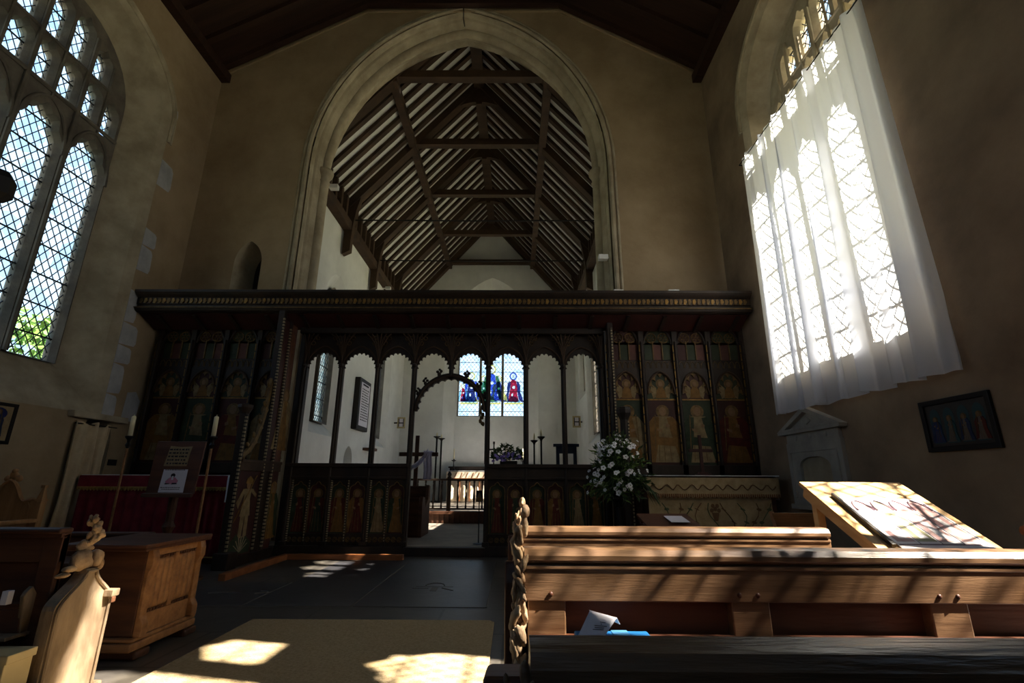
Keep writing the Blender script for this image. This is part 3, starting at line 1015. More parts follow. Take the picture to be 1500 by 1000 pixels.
# dado panels: two to a bay
pal = [('robe_red', 'robe_green'), ('robe_green', 'robe_red'), ('robe_gold', 'robe_red'), ('robe_red', 'robe_gold'), ('robe_pale', 'robe_green'), ('robe_gold', 'robe_green')]
n = 0
for i in (0, 1, 2, 5, 6, 7):
    for k in (0, 1):
        x0 = PX[i] + .04 + k * .285
        x1 = x0 + .265
        xc = (x0 + x1) / 2
        box('dado_panel', 'red_wood' if (n % 2) else 'green_paint', scr, x0 - .01, x1 + .01, YS - .01, YS + .02, .14, 1.14, 0)
        painted(scr, lambda s, z, d: (s, YS - .01 - d, z), xc, .33, .66, *pal[n % 6], seed=n)
        b = MB()
        hd = cusped(x0 + .012, x1 - .012, .9, .93, 1.08, 1.15, .28, 3)
        b.prism([(x0 - .01, .9), (x0 - .01, 1.14), (x1 + .01, 1.14), (x1 + .01, .9)] + hd[2:], lambda s, z, d: (s, YS - .02 - d, z), 0, .02)
        b.build('panel_head', 'dark_wood', scr)
        b = MB()
        b.tube([(x0 + .012, YS - .045, .32)] + [(p[0], YS - .045, p[1]) for p in hd[2:][::-1]] + [(x1 - .012, YS - .045, .32)], .007, 5)
        b.build('panel_moulding', 'gilt_dull', scr)
        b = MB().box(x0 - .01, x1 + .01, YS - .035, YS - .005, .14, .31)
        b.m = 1
        for q in range(3):
            cx = x0 + .045 + q * .088
            for r in (.034, .016):
                b.tube([(cx + r * math.cos(2 * PI * t / 8), YS - .04, .225 + r * math.sin(2 * PI * t / 8)) for t in range(8)], .006, 4, True)
        b.build('tracery_base', ['dark_wood', 'gilt_dull'], scr)
        if k == 0:
            b = MB().box(x1 - .005, x1 + .025, YS - .05, YS + .02, .14, 1.14)
            b.build('panel_stile', 'dark_wood', scr)
            if i < 3:
                beading(scr, lambda z, x=x1 + .01: (x, YS - .055, z), .2, 1.1, .016, .04)
        n += 1

# ------------------------------------------------------------------ rood beam (loft front) across the nave
bm_ = thing('rood_beam', 'long dark moulded beam with carved gilt band across the top of the screen', 'beam', (-1.2, 7.4, 3.7))
B0, B1 = XL + .02, XR - .06
b = MB()
prof_b = [(0.06, 3.74), (.02, 3.76), (.0, 3.79), (.02, 3.82), (.05, 3.83), (.05, 3.86), (.03, 3.87), (.03, 3.98), (.01, 3.99), (-.03, 4.02), (-.06, 4.05), (-.06, 4.09), (.62, 4.09), (.62, 4.02), (.2, 3.74)]
b.add([(B0, 7.4 + p[0], p[1]) for p in prof_b] + [(B1, 7.4 + p[0], p[1]) for p in prof_b],
      [(i, (i + 1) % len(prof_b), len(prof_b) + (i + 1) % len(prof_b), len(prof_b) + i) for i in range(len(prof_b))])
b.face([len(b.v) - 1 - i for i in range(len(prof_b))])
b.face([i for i in range(len(prof_b))])
b.build('moulded_beam', 'dark_wood', bm_)
b = MB()
k = 0
x = B0 + .05
while x < B1 - .05:
    b.m = k % 2
    b.prism([(x, 3.885), (x + .03, 3.875), (x + .06, 3.925), (x + .035, 3.97), (x + .005, 3.96)], lambda s, z, d: (s, 7.43 - d, z), 0, .014)
    x += .075
    k += 1
b.build('carved_band', ['gilt_dull', 'gilt'], bm_)
b = MB().bar((B0, 7.388, 3.80), (B1, 7.388, 3.80), .012, .012)
b.build('gilt_fillet', 'gilt_dull', bm_)
b = MB()
b.add([(B0, YS - .08, 3.58), (B1, YS - .08, 3.58), (B1, 7.5, 3.75), (B0, 7.5, 3.75), (B0, YS - .08, 3.66), (B1, YS - .08, 3.66), (B1, 7.5, 3.83), (B0, 7.5, 3.83)],
      [(0, 1, 2, 3), (7, 6, 5, 4), (0, 4, 5, 1), (3, 2, 6, 7), (0, 3, 7, 4), (1, 5, 6, 2)])
b.build('soffit_board', 'red_wood', bm_)
for i in range(17):
    x = B0 + .3 + i * .6
    b = MB().bar((x, YS - .1, 3.575), (x, 7.55, 3.725), .06, .05)
    b.build('soffit_rib', 'dark_wood', bm_)
for px, lb in (((1.62, 1.78), 'small white floodlight on the beam above the right screen corner'), ((2.52, 2.7), 'small white floodlight on the beam near the curtained window')):
    t = thing('floodlight', lb, 'light', ((px[0] + px[1]) / 2, 7.45, 4.09), 0, 'small white floodlights')
    box('housing', 'fixture_white', t, px[0], px[1], 7.42, 7.52, 4.10, 4.145, .008)
    box('foot', 'fixture_white', t, (px[0] + px[1]) / 2 - .03, (px[0] + px[1]) / 2 + .03, 7.44, 7.5, 4.09, 4.10, 0)
for loc, lb in (((XA0 + .30, YE + .6, 7.0), 'small white floodlight by the left arch capital'), ((-4.45, 9.42, 7.50), 'small white floodlight below the wall plate behind the left arch jamb'),
                ((XA1 - .16, YE + .12, 5.15), 'small white floodlight on the right arch jamb'), ((-4.42, 15.6, 7.46), 'far small white floodlight below the left wall plate')):
    t = thing('floodlight', lb, 'light', loc, 0, 'small white floodlights')
    box('housing', 'fixture_white', t, loc[0] - .09, loc[0] + .09, loc[1] - .06, loc[1] + .06, loc[2], loc[2] + .1, .01)
    sx = -.24 if loc[0] < 0 else .12
    box('bracket', 'fixture_white', t, *sorted((loc[0], loc[0] + sx)), loc[1] - .015, loc[1] + .015, loc[2] + .04, loc[2] + .06, 0)

# ------------------------------------------------------------------ reredos screens behind the side altars
def reredos(name, label, x0, pitch, nb, seed):
    x1 = x0 + pitch * nb
    t = thing(name, label, 'screen', ((x0 + x1) / 2, YS, 0))
    YR = YS + .02
    box('back_board', 'red_wood', t, x0, x1, YR, YR + .06, .0, 3.72, 0)
    fr = lambda s, z, d: (s, YR - d, z)
    box('lower_rail', 'dark_wood', t, x0, x1, YR - .07, YR, 1.2, 1.36, .008)
    for i in range(nb + 1):
        x = x0 + pitch * i
        b = MB().box(x - .04, x + .04, YR - .07, YR, .02, 3.72)
        b.tube([(x, YR - .085, 1.36), (x, YR - .085, 3.4)], .02, 6)
        b.build('post', 'dark_wood', t)
        b = MB()
        for k in range(13):
            z = 1.42 + k * .15
            b.box(x - .045, x - .03, YR - .078, YR - .066, z, z + .12)
        b.build('gilt_strip', 'gilt', t)
    pp = [('robe_gold', 'robe_pale'), ('robe_pale', 'robe_gold'), ('robe_pale', 'robe_green'), ('robe_gold', 'robe_red')]
    for i in range(nb):
        a, c = x0 + pitch * i + .05, x0 + pitch * (i + 1) - .05
        xc = (a + c) / 2
        g = 'green_paint' if (i + seed) % 2 == 0 else 'red_wood'
        g2 = 'red_wood' if (i + seed) % 2 == 0 else 'green_paint'
        box('panel_ground', g, t, a, c, YR - .012, YR, 1.36, 2.40, 0)
        box('angel_ground', g2, t, a, c, YR - .012, YR, 2.42, 2.86, 0)
        painted(t, lambda s, z, d: (s, YR - .012 - d, z), xc, 1.40, .95, *pp[(i + seed) % 4], halo='gilt_dull', seated=True, seed=i + seed * 5)
        # angel half-figure above the gold line
        b = MB()
        zz = 2.44
        fa = lambda s, z, d: (xc + s, YR - .012 - d, zz + z)
        b.prism([(-.09, 0), (.09, 0), (.065, .14), (.03, .19), (-.03, .19), (-.065, .14)], fa, 0, .004)
        b.m = 1
        b.prism([(-.08, .02), (-.07, .17), (-.15, .24), (-.17, .12), (-.13, -.01)], fa, 0, .003)
        b.prism([(.08, .02), (.13, -.01), (.17, .12), (.15, .24), (.07, .17)], fa, 0, .003)
        b.m = 2
        b.prism([(.036 * math.cos(2 * PI * q / 10), .235 + .045 * math.sin(2 * PI * q / 10)) for q in range(10)], fa, 0, .005)
        b.m = 3
        b.prism([(.075 * math.cos(2 * PI * q / 12), .24 + .08 * math.sin(2 * PI * q / 12)) for q in range(12)], fa, 0, .002)
        b.build('painted_angel', ['robe_gold', 'robe_pale', 'flesh', 'gilt_dull'], t, recalc=False)
        box('gilt_line', 'gilt', t, a, c, YR - .022, YR - .01, 2.40, 2.425, 0)
        # arch with cusped fringe and the spandrels over it
        ar = arc2(a + .01, c - .01, 2.50, 2.88, 10, 1.15)
        fringe = saw_arch(a + .03, c - .03, 2.50, 2.86, 10, 1.15, .075, 7)
        MB().prism(ar + fringe[::-1], fr, .014, .03).build('cusped_fringe', 'gilt_dull', t)
        b = MB()
        b.prism([(a, 2.5), (a, 2.94), (c, 2.94), (c, 2.5)] + ar[1:-1], fr, .0, .04)
        b.build('spandrel', 'dark_wood', t)
        b = MB().tube([fr(p[0], p[1], .05) for p in ar], .018, 6)
        b.build('arch_moulding', 'roof_wood', t)
        # band of little arches
        b = MB().box(a, c, YR - .02, YR, 2.94, 3.08)
        b.m = 1
        w = (c - a) / 5
        for k in range(5):
            b.tube([fr(p[0], p[1], .024) for p in [(a + (k + 1) * w - .01, 2.95)] + arc2(a + k * w + .01, a + (k + 1) * w - .01, 3.0, 3.06, 4, 1.2) + [(a + k * w + .01, 2.95)]], .006, 4)
        b.build('arcade_band', ['dark_wood', 'gilt_dull'], t)
        # upper lights
        cols = ['green_paint', 'pink_paint', 'green_paint'] if (i + seed) % 2 else ['red_wood', 'green_paint', 'pink_paint']
        w = (c - a) / 3
        for k in range(3):
            box('upper_light', cols[k], t, a + k * w + .012, a + (k + 1) * w - .012, YR - .012, YR, 3.09, 3.40, 0)
        b = MB()
        for k in (1, 2):
            b.box(a + k * w - .009, a + k * w + .009, YR - .03, YR - .012, 3.09, 3.42)
        b.build('upper_mullion', 'gilt_dull', t)
        b = MB()
        hd = arc2(a, c, 3.36, 3.66, 10, 1.2)
        b.prism([(a, 3.38), (c, 3.38)] + hd, fr, 0, .012)
        b.m = 1
        b.tube([fr(p[0], p[1], .035) for p in hd], .018, 6)
        b.m = 2
        for sg in (-1, 1):
            cx, cz, rr = xc + sg * .105, 3.475, .088
            b.tube([fr(cx + rr * math.cos(2 * PI * q / 14), cz + rr * math.sin(2 * PI * q / 14), .025) for q in range(14)], .008, 4, True)
            for q in range(6):
                an = 2 * PI * q / 6
                b.tube([fr(cx + .05 * math.cos(an) + .03 * math.cos(2 * PI * u / 7), cz + .05 * math.sin(an) + .03 * math.sin(2 * PI * u / 7), .022) for u in range(7)], .005, 4, True)
        b.build('tracery_head', [g2, 'dark_wood', 'gilt_dull'], t)
    return t
reredos('reredos_screen', 'painted wooden reredos of four saints behind the right side altar', 1.58, .57, 4, 0)
reredos('reredos_screen', 'very dark painted reredos of four saints behind the red-draped left altar', -6.11, .57, 4, 1)

# posts from the screen corners up to the beam
def tall_post(name, label, x, y, z1, bead=True):
    t = thing(name, label, 'post', (x, y, 0))
    b = MB().box(x - .045, x + .045, y - .045, y + .045, 0, z1)
    b.build('shaft', 'dark_wood', t, .006)
    if bead:
        beading(t, lambda z: (x + .02, y - .052, z), .2, z1 - .1, .026, .05)
    return t
tall_post('screen_post', 'tall dark post at the right corner of the screen, beside the flowers', 1.58, 7.75, 3.66)

# ------------------------------------------------------------------ left parclose screen, running out towards the nave
pcx = -3.75
pc = thing('parclose_screen', 'projecting painted side screen with curved crocketed brace beside the red-draped altar', 'screen', (pcx, 7.3, 0))
fp = lambda s, z, d: (pcx + .03 + d, s, z)         # s runs along Y, d towards the aisle
b = MB().box(pcx - .06, pcx + .09, 6.62, 7.86, 0, .12)
b.box(pcx - .06, pcx + .14, 6.58, 6.8, 0, .2)
b.build('base_plinth', 'dark_wood', pc, .01)
def pc_post(y, z1, cap=False):
    b = MB().box(pcx - .045, pcx + .045, y - .045, y + .045, .1, z1)
    if cap:
        b.lathe((pcx, y, z1 - .1), [(.06, 0), (.07, .03), (.1, .08), (.1, .12), (.06, .13)], 8)
    b.build('post', 'dark_wood', pc, .006)
    beading(pc, lambda z: (pcx + .048, y - .03, z), .16, z1 - .12, .03, .05)
pc_post(6.70, 2.08, True)
pc_post(7.36, 3.72)
pc_post(7.62, 3.62)
b = MB().box(pcx - .05, pcx + .06, 6.7, 7.86, 1.22, 1.36)
b.box(pcx - .05, pcx + .075, 6.7, 7.86, 1.33, 1.37)
b.build('dado_rail', 'roof_wood', pc, .006)
for y0, y1, m in ((6.74, 7.32, 'red_wood'), (7.40, 7.58, 'dark_wood'), (7.66, 7.86, 'red_wood')):
    box('dado_panel', m, pc, pcx - .02, pcx + .03, y0, y1, .12, 1.22, 0)
for y0, y1, m in ((7.40, 7.58, 'red_wood'), (7.66, 7.86, 'oak_pew_dark')):
    box('upper_panel', m, pc, pcx - .02, pcx + .03, y0, y1, 1.37, 3.6, 0)
painted(pc, fp, 7.78, .25, .85, 'robe_gold', 'robe_green', 'gilt', seed=3)
painted(pc, fp, 7.78, 1.55, 1.0, 'robe_gold', 'robe_pale', 'gilt_dull', seed=4)
# standing warrior over a scaly beast
b = MB()
yc = 7.03
P = lambda rg, d: b.prism([(yc + p[0], p[1]) for p in rg], fp, 0, d)
b.m = 0
P([(-.13, .62), (.13, .62), (.08, .84), (.10, .98), (-.10, .98), (-.08, .84)], .004)
P([(-.10, .34), (-.02, .34), (0, .62), (-.1, .62)], .003)
P([(.03, .34), (.11, .36), (.1, .62), (.01, .62)], .003)
P([(-.2, .72), (-.08, .94), (-.12, .98), (-.26, .8)], .005)
P([(.08, .94), (.22, .86), (.24, .9), (.12, .98)], .005)
b.m = 1
P([(.05 * math.cos(2 * PI * q / 12), 1.03 + .06 * math.sin(2 * PI * q / 12)) for q in range(12)], .005)
b.m = 2
P([(-.08, 1.05), (.09, 1.04), (.1, 1.1), (.02, 1.15), (-.06, 1.12)], .006)
P([(-.27, .55), (-.25, .55), (.2, 1.16), (.18, 1.16)], .006)
b.m = 3
P([(-.26, .14), (.24, .14), (.26, .26), (.1, .36), (-.02, .3), (-.14, .4), (-.27, .3)], .004)
b.m = 4
for k in range(7):
    a = R(30 + k * 20)
    P([(-.02, .16), (.0, .16), (.01 + .2 * math.cos(a), .16 + .2 * math.sin(a)), (-.01 + .2 * math.cos(a), .16 + .2 * math.sin(a))], .006)
b.build('painted_figure', ['robe_pale', 'flesh', 'gilt', 'robe_green', 'bead_white'], pc, recalc=False)
# curved brace
b = MB()
outer, inner = [], []
for q in range(13):
    t = q / 12
    y = 6.76 + .56 * math.sin(t * PI / 2)
    z = 1.40 + 1.15 * (1 - math.cos(t * PI / 2))
    outer.append((y, z))
    inner.append((y - .05, z + .05))
b.prism(outer + inner[::-1], fp, -.05, -.01)
b.build('curved_brace', 'gilt_dull', pc)
for q in range(1, 12, 2):
    y, z = inner[q]
    b = MB()
    b.smooth = True
    b.blob((pcx, y - .02, z + .03), (.02, .035, .035), .6, 30, 8, 5)
    b.blob((pcx, y - .05, z + .05), (.018, .022, .03), .6, 30, 8, 5)
    y, z = outer[q]
    b.blob((pcx, y + .005, z - .005), (.018, .04, .04), .6, 30, 8, 5)
    b.build('crocket', 'gilt_dull', pc)

# right parclose: only its capped front post shows above the flowers
rp = thing('parclose_post', 'short dark octagonal-capped post standing behind the white flowers', 'post', (1.66, 7.40, 0))
b = MB()
b.lathe((1.66, 7.40, 0), [(.1, 0), (.1, .2), (.065, .25), (.065, 2.0), (.08, 2.04), (.11, 2.1), (.115, 2.15), (.1, 2.19), (.06, 2.2)], 8)
b.build('shaft', 'dark_wood', rp)
beading(rp, lambda z: (1.66 + .05, 7.40 - .05, z), .4, 1.98, .02, .05)

# reddish kerb step in front of the screen
b = MB().box(-3.3, -1.6, 7.50, 7.58, 0.0, .075)
b.box(-3.34, -3.26, 5.95, 7.58, 0.0, .075)
o = b.build('kerb_board', 'kerb_oak', bevel=.006)
tag(o, 'low red-brown wooden kerb on the floor in front of the left half of the screen', 'kerb')

# ------------------------------------------------------------------ side altar on the left, draped in dark red
def folds(mb, x0, x1, y, z0, z1, n, amp, seed, flare=0.0):
    q = random.Random(seed)
    ph = [q.uniform(0, 6.28) for _ in range(3)]
    def fn(u, v):
        x = x0 + (x1 - x0) * u
        k = (0.25 + 0.75 * (1 - v))
        d = amp * k * (math.sin(u * n * 2 * PI + ph[0] + .8 * math.sin(u * 9 + ph[1])) + .5 * math.sin(u * n * 3.7 + ph[2]))
        return (x + flare * (u - .5) * (1 - v), y + d, z0 + (z1 - z0) * v)
    mb.smooth = True
    mb.grid(int(n * 10), 6, fn)
    mb.smooth = False
ax0, ax1, ay0, ay1, az = -6.10, -3.98, 7.06, 7.86, 1.15
t = thing('side_altar', 'left side altar draped in a dark red pleated frontal with gold fringe', 'altar', ((ax0 + ax1) / 2, 7.4, 0))
box('altar_table', 'oak_left', t, ax0 + .03, ax1 - .03, ay0 + .06, ay1, 0, az, 0)
b = MB(); folds(b, ax0, ax1, ay0, .07, .99, 15, .034, 5); b.build('frontal', 'velvet', t, solid=.006)
b = MB(); b.smooth = True
b.grid(6, 6, lambda u, v: (ax1 + .0 + .02 * math.sin(u * 22), ay0 + (ay1 - .3 - ay0) * u, .07 + .92 * v)); b.build('frontal_end', 'velvet', t, solid=.006)
b = MB(); b.grid(40, 3, lambda u, v: (ax0 - .02 + (ax1 + .03 - ax0) * u, ay0 - .035 + .006 * math.sin(u * 60) * (1 - v), .985 + .165 * v)); b.build('superfrontal', 'velvet', t, solid=.006)
b = MB()
b.box(ax0 - .02, ax1 + .02, ay0 - .045, ay0 - .038, .985, 1.0)
for k in range(90):
    x = ax0 - .015 + k * (ax1 + .03 - ax0) / 90
    b.box(x, x + .014, ay0 - .045, ay0 - .036, .945 + .012 * (k % 2), .985)
b.build('gold_fringe', 'gold_thread', t)
b = MB(); b.box(ax0 + .2, ax1 - .03, ay0 - .03, ay0 - .022, .085, .10); b.build('hem_braid', 'gold_thread', t)
o = MB()
o.box(ax0, ax1 + .05, ay0 - .03, ay1, az + .002, az + .012)
o.smooth = True
o.grid(8, 8, lambda u, v: (ax1 + .066 + .012 * math.sin(u * 7 + v * 2), ay0 - .03 + .52 * u, .78 + .01 * math.sin(u * 9) + (az - .77) * v))
o.grid(3, 6, lambda u, v: (ax1 - .03 + .09 * u, ay0 - .062 + .006 * math.sin(v * 6), .80 + (az - .79) * v))
o = o.build('altar_cloth', 'linen', solid=.004)
tag(o, 'white linen cloth on the red-draped altar, its end hanging down at the right', 'altar cloth')

# ------------------------------------------------------------------ processional candles
def floor_candle(x, y, label, lean=0.0):
    t = thing('processional_candle', label, 'candle stand', (x, y, 0), 0, 'processional candles by the left altar')
    b = MB().tube([(x, y, .06), (x, y, 1.50)], .014, 8)
    b.smooth = False
    b.build('pole', 'oak', t)
    b = MB().lathe((x, y, 0), [(.14, 0), (.14, .03), (.05, .06), (.03, .1)], 12)
    b.build('base', 'oak_left', t)
    b = MB().lathe((x, y, 1.46), [(.014, 0), (.03, .04), (.016, .07), (.02, .10), (.045, .13), (.045, .145), (.03, .15)], 12)
    b.build('socket', 'iron', t)
    b = MB()
    b.smooth = True
    b.lathe((x, y, 1.61), [(.026, 0), (.026, .23), (.02, .24), (.004, .245), (.003, .262)], 14)
    b.build('candle', 'candle_wax', t)
floor_candle(-4.73, 6.0, 'white candle on a tall pole at the left end of the red altar')
floor_candle(-3.70, 6.0, 'white candle on a tall pole to the right of the old wooden lectern board')

# ------------------------------------------------------------------ old lectern with painted board
lx, ly = -4.11, 6.1
t = thing('lectern', 'old dark wooden lectern board with a vellum music panel and a ledge', 'lectern', (lx, ly, 0), 0)
def fl_(s, z, d):      # board plane leaning back; s across, z up the board from the ledge
    return (lx + s - .04 * z, ly - .10 + z * .14 - d * .99, .93 + z * .97 - d * .14)
def trap(z0, z1, w0, w1): return [(-w0, z0), (w0, z0), (w1, z1), (-w1, z1)]
MB().prism(trap(0, .64, .285, .30), fl_, -.03, 0).build('board', 'oak_pew_dark', t, .004)
MB().prism([(-.30, -.03), (.29, -.03), (.29, .015), (-.30, .015)], fl_, 0, .05).build('ledge', 'oak_left', t, .005)
b = MB().prism([(-.15, .335), (.13, .335), (.14, .50), (.15, .58), (.02, .57), (-.12, .585), (-.13, .5)], fl_, 0, .004)
q = random.Random(8)
b.m = 1
for r in range(5):
    x = -.12
    while x < .11:
        w = q.uniform(.014, .04)
        b.prism([(x, .36 + r * .043), (x + w, .357 + r * .043), (x + w, .378 + r * .043), (x, .375 + r * .043)], fl_, .004, .006)
        x += w + q.uniform(.006, .02)
b.build('music_panel', ['vellum', 'ink'], t, recalc=False)
b = MB()
b.lathe((lx, ly, 0), [(.2, 0), (.2, .05), (.08, .1), (.05, .2), (.045, .5), (.07, .56), (.045, .62), (.05, .98)], 10)
b.build('column', 'oak_left', t)
MB().box(lx - .11, lx + .11, ly - .09, ly + .05, .90, .97).build('board_support', 'oak_left', t)
b = MB().prism([(-.135, .02), (.165, .02), (.163, .295), (-.13, .295)], fl_, .005, .007)
b.m = 1
for zz, w in ((.285, .11), (.075, .12), (.055, .10)):
    x = -w
    while x < w:
        l = q.uniform(.012, .03)
        b.prism([(x, zz), (x + l, zz), (x + l, zz + .008), (x, zz + .008)], fl_, .007, .0085)
        x += l + .007
# little drawing: robed figure bending over a desk
b.m = 2
b.prism([(-.06, .12), (.06, .12), (.075, .16), (.03, .20), (-.03, .2), (-.08, .15)], fl_, .007, .008)
b.m = 1
b.prism([(.028 * math.cos(2 * PI * k / 10), .222 + .026 * math.sin(2 * PI * k / 10)) for k in range(10)], fl_, .007, .0085)
b.prism([(-.08, .115), (-.03, .12), (-.02, .13), (-.075, .13)], fl_, .008, .0095)
b.prism([(.0, .115), (.07, .12), (.06, .135), (.01, .135)], fl_, .008, .0095)
b.m = 0
b.prism([(-.012, .17), (.014, .17), (.01, .215), (-.01, .215)], fl_, .0085, .0095)
o = b.build('notice', ['paper', 'ink', 'ink_pink'], recalc=False)
tag(o, 'white printed notice with a pink picture standing on the lectern ledge', 'notice')

# ------------------------------------------------------------------ panelled stall front (linenfold) on the left
t = thing('stall_desk', 'oak stall desk with two linenfold panels facing the carpet', 'desk', (-2.65, 3.8, 0))
sx0, sx1, sy0, sy1 = -2.92, -2.45, 3.48, 4.06
box('carcass', 'oak_left', t, sx0, sx1, sy0, sy1, .06, .665, .004)
b = MB()
b.box(sx0 - .03, sx1 + .04, sy0 - .05, sy1 + .02, .05, .10)
b.box(sx0 - .015, sx1 + .03, sy0 - .03, sy1 + .03, .10, .125)
b.build('base_moulding', 'oak', t, .01)
for y in (sy0 - .02, sy1 - .12):
    box('foot', 'oak_left', t, sx0, sx1 + .06, y, y + .14, 0, .05, .015)
b = MB()
b.box(sx0 - .05, sx1 + .06, sy0 - .10, sy1 + .03, .665, .69)
b.box(sx0 - .02, sx1 + .05, sy0 - .08, sy1 + .04, .645, .665)
b.build('top', 'oak_left', t, .006)
for y in (sy0 + .035, sy1 - .035):
    b = MB()
    b.prism([(0, .125), (.05, .125), (.05, .2), (.025, .24), (.025, .50), (.045, .54), (.045, .6), (.03, .645), (0, .645)], lambda s, z, d, y=y: (sx1 + s, y - .03 + d, z), 0, .06)
    b.build('buttress', 'oak', t, .004)
box('frame_rail', 'oak', t, sx1, sx1 + .014, sy0 + .07, sy1 - .07, .60, .645, .003)
box('frame_rail', 'oak', t, sx1, sx1 + .014, sy0 + .07, sy1 - .07, .125, .25, .003)
ym = (sy0 + sy1) / 2
box('frame_stile', 'oak', t, sx1, sx1 + .016, ym - .022, ym + .022, .25, .60, .003)
for y0, y1 in ((sy0 + .075, ym - .025), (ym + .025, sy1 - .075)):
    b = MB()
    b.smooth = True
    def lf(u, v, y0=y0, y1=y1):
        k = min(1, min(v, 1 - v) * 9)
        prof_ = .010 * abs(math.sin(u * PI * 3.5)) ** .6 * k
        return (sx1 + .004 + prof_, y0 + (y1 - y0) * u, .265 + .32 * v)
    b.grid(42, 12, lf)
    b.build('linenfold_panel', 'oak', t, solid=.004)
    for zz in (.262, .588):
        b = MB().box(sx1 + .004, sx1 + .010, y0, y1, zz - .008, zz + .008)
        for k in range(7):
            y = y0 + (k + .5) * (y1 - y0) / 7
            b.box(sx1 + .005, sx1 + .016, y - .008, y + .008, zz - .008, zz + .008)
        b.build('stitch_border', 'oak_left', t)

# ------------------------------------------------------------------ pews
def bullnose(x0, x1, y, z, w=.085, h=.045):
    """rounded pew capping along X"""
    b = MB()
    prof_ = [(-w * .5 + .012, 0), (-w * .5, .012), (-w * .5, h - .02), (-w * .5 + .012, h - .004), (-w * .2, h), (w * .2, h), (w * .5 - .012, h - .004), (w * .5, h - .02), (w * .5, .012), (w * .5 - .012, 0)]
    m = len(prof_)
    for x in (x0, x1):
        b.v += [Vector((x, y + p[0], z + p[1])) for p in prof_]
    for i in range(m):
        b.face((i, (i + 1) % m, m + (i + 1) % m, m + i))
    b.face(list(range(m))[::-1])
    b.face(list(range(m, 2 * m)))
    return b

def carve(parent, c, size, seed, m, n=16, name='carving'):
    q = random.Random(seed)
    b = MB()
    b.smooth = True
    for k in range(n):
        f = k / (n - 1)
        r = (1 - .35 * f) * q.uniform(.55, 1.0)
        b.blob((c[0] + q.uniform(-.6, .6) * size[0], c[1] + q.uniform(-.6, .6) * size[1] * (1 - .3 * f), c[2] + size[2] * f),
               (size[0] * .62 * r, size[1] * .5 * r, min(.045, size[2] * .13) * r + .006), .6, 55, 14, 10,
               Matrix.Rotation(q.uniform(-.7, .7), 3, 'X') @ Matrix.Rotation(q.uniform(-.5, .5), 3, 'Y'))
    return b.build(name, m, parent)

def bench_end(parent, x, y0, y1, zt, m, seed, flip=1):
    """bench end with moulded edge rising to a poppyhead"""
    def fe(s, z, d): return (x - .03 + d, s, z)
    ym = (y0 + y1) / 2
    w = (y1 - y0) / 2
    rg = [(y0, 0), (y1, 0), (y1, zt * .62)]
    for q in range(9):
        a = q / 8
        rg.append((ym + w - (w - .03) * a * a * (3 - 2 * a), zt * .62 + zt * .20 * a))
    for q in range(8, -1, -1):
        a = q / 8
        rg.append((ym - w + (w - .03) * a * a * (3 - 2 * a), zt * .62 + zt * .20 * a))
    rg.append((y0, zt * .62))
    e = MB().prism(rg, fe, 0, .06).build('bench_end', m, parent, .012)
    b = MB()
    edge = [p for p in rg[2:]]
    b.tube([fe(p[0], p[1], .065) for p in [(y1 - .02, .02)] + [(ym + (p[0] - ym) * .92, p[1] - .012) for p in edge] + [(y0 + .02, .02)]], .009, 6)
    b.build('edge_moulding', m, e)
    return e

def right_pew(label, x0, x1, y, m, pegs, stiles, grp, end=True, seed=1, ledge=True, tall=True):
    t = thing('pew', label, 'pew', (x0, y, 0), 0, grp)
    bullnose(x0, x1, y - .001, .855, .095, .045).build('top_rail', m, t)
    MB().box(x0, x1, y - .045, y + .03, .840, .853).build('fillet', m, t, .003)
    box('back_rail', m, t, x0, x1, y - .042, y + .02, .752, .842, .003)
    box('bottom_rail', m, t, x0, x1, y - .022, y + .02, .34, .46, .003)
    for s in stiles:
        if s < x1 - .1:
            box('stile', m, t, s, s + .115, y - .036, y + .02, .10, .755, .004)
    box('back_panel', 'oak_pew_dark', t, x0, x1, y + .002, y + .014, .15, .755, 0)
    for p in pegs:
        if p < x1 - .05:
            b = MB()
            b.smooth = True
            b.blob((p, y - .042, .772), (.0075, .005, .0075), 0, 1, 8, 6)
            b.build('peg', 'oak_pew_dark', t)
    if ledge:
        box('book_ledge', 'oak_pew_dark', t, x0 + .02, x1, y - .19, y - .02, .642, .662, .004)
        b = MB()
        for s in (x0 + .1, (x0 + x1) / 2, x1 - .1):
            b.prism([(y - .022, .642), (y - .16, .642), (y - .022, .52)], lambda p, z, d, s=s: (s + d, p, z), 0, .025)
        b.build('ledge_bracket', 'oak_pew_dark', t)
    box('seat', m, t, x0, x1, y + .02, y + .40, .43, .46, .006)
    box('seat_front', m, t, x0, x1, y + .33, y + .36, .0, .43, .003)
    if end:
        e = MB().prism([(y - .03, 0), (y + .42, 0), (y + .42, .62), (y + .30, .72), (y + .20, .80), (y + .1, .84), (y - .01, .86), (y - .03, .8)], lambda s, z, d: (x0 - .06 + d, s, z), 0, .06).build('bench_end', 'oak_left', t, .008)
        carve(e, (x0 - .018, y - .040, .50 if tall else .5), (.024, .05, .46 if tall else .36), seed, 'oak_carved' if tall else 'oak_worn', 46, 'poppyhead')
        if not tall: return t
        b = MB()
        b.smooth = True
        b.blob((x0 + .004, y - .035, 1.005), (.014, .026, .022), .5, 50, 12, 9)
        b.blob((x0 + .002, y - .035, .965), (.010, .014, .04), .4, 50, 12, 9)
        b.build('finial', 'oak_carved', e)
    return t
ST = [.04, .655, 1.25, 1.85, 2.45, 3.05]
PG = [.11, .68, .735, 1.28, 1.335, 1.885, 1.94, 2.5, 2.55]
right_pew('oak pew back with the blue book on its ledge, middle of the three right pews', .03, 3.7, 1.66, 'oak_pew', PG, ST, None, True, 11)
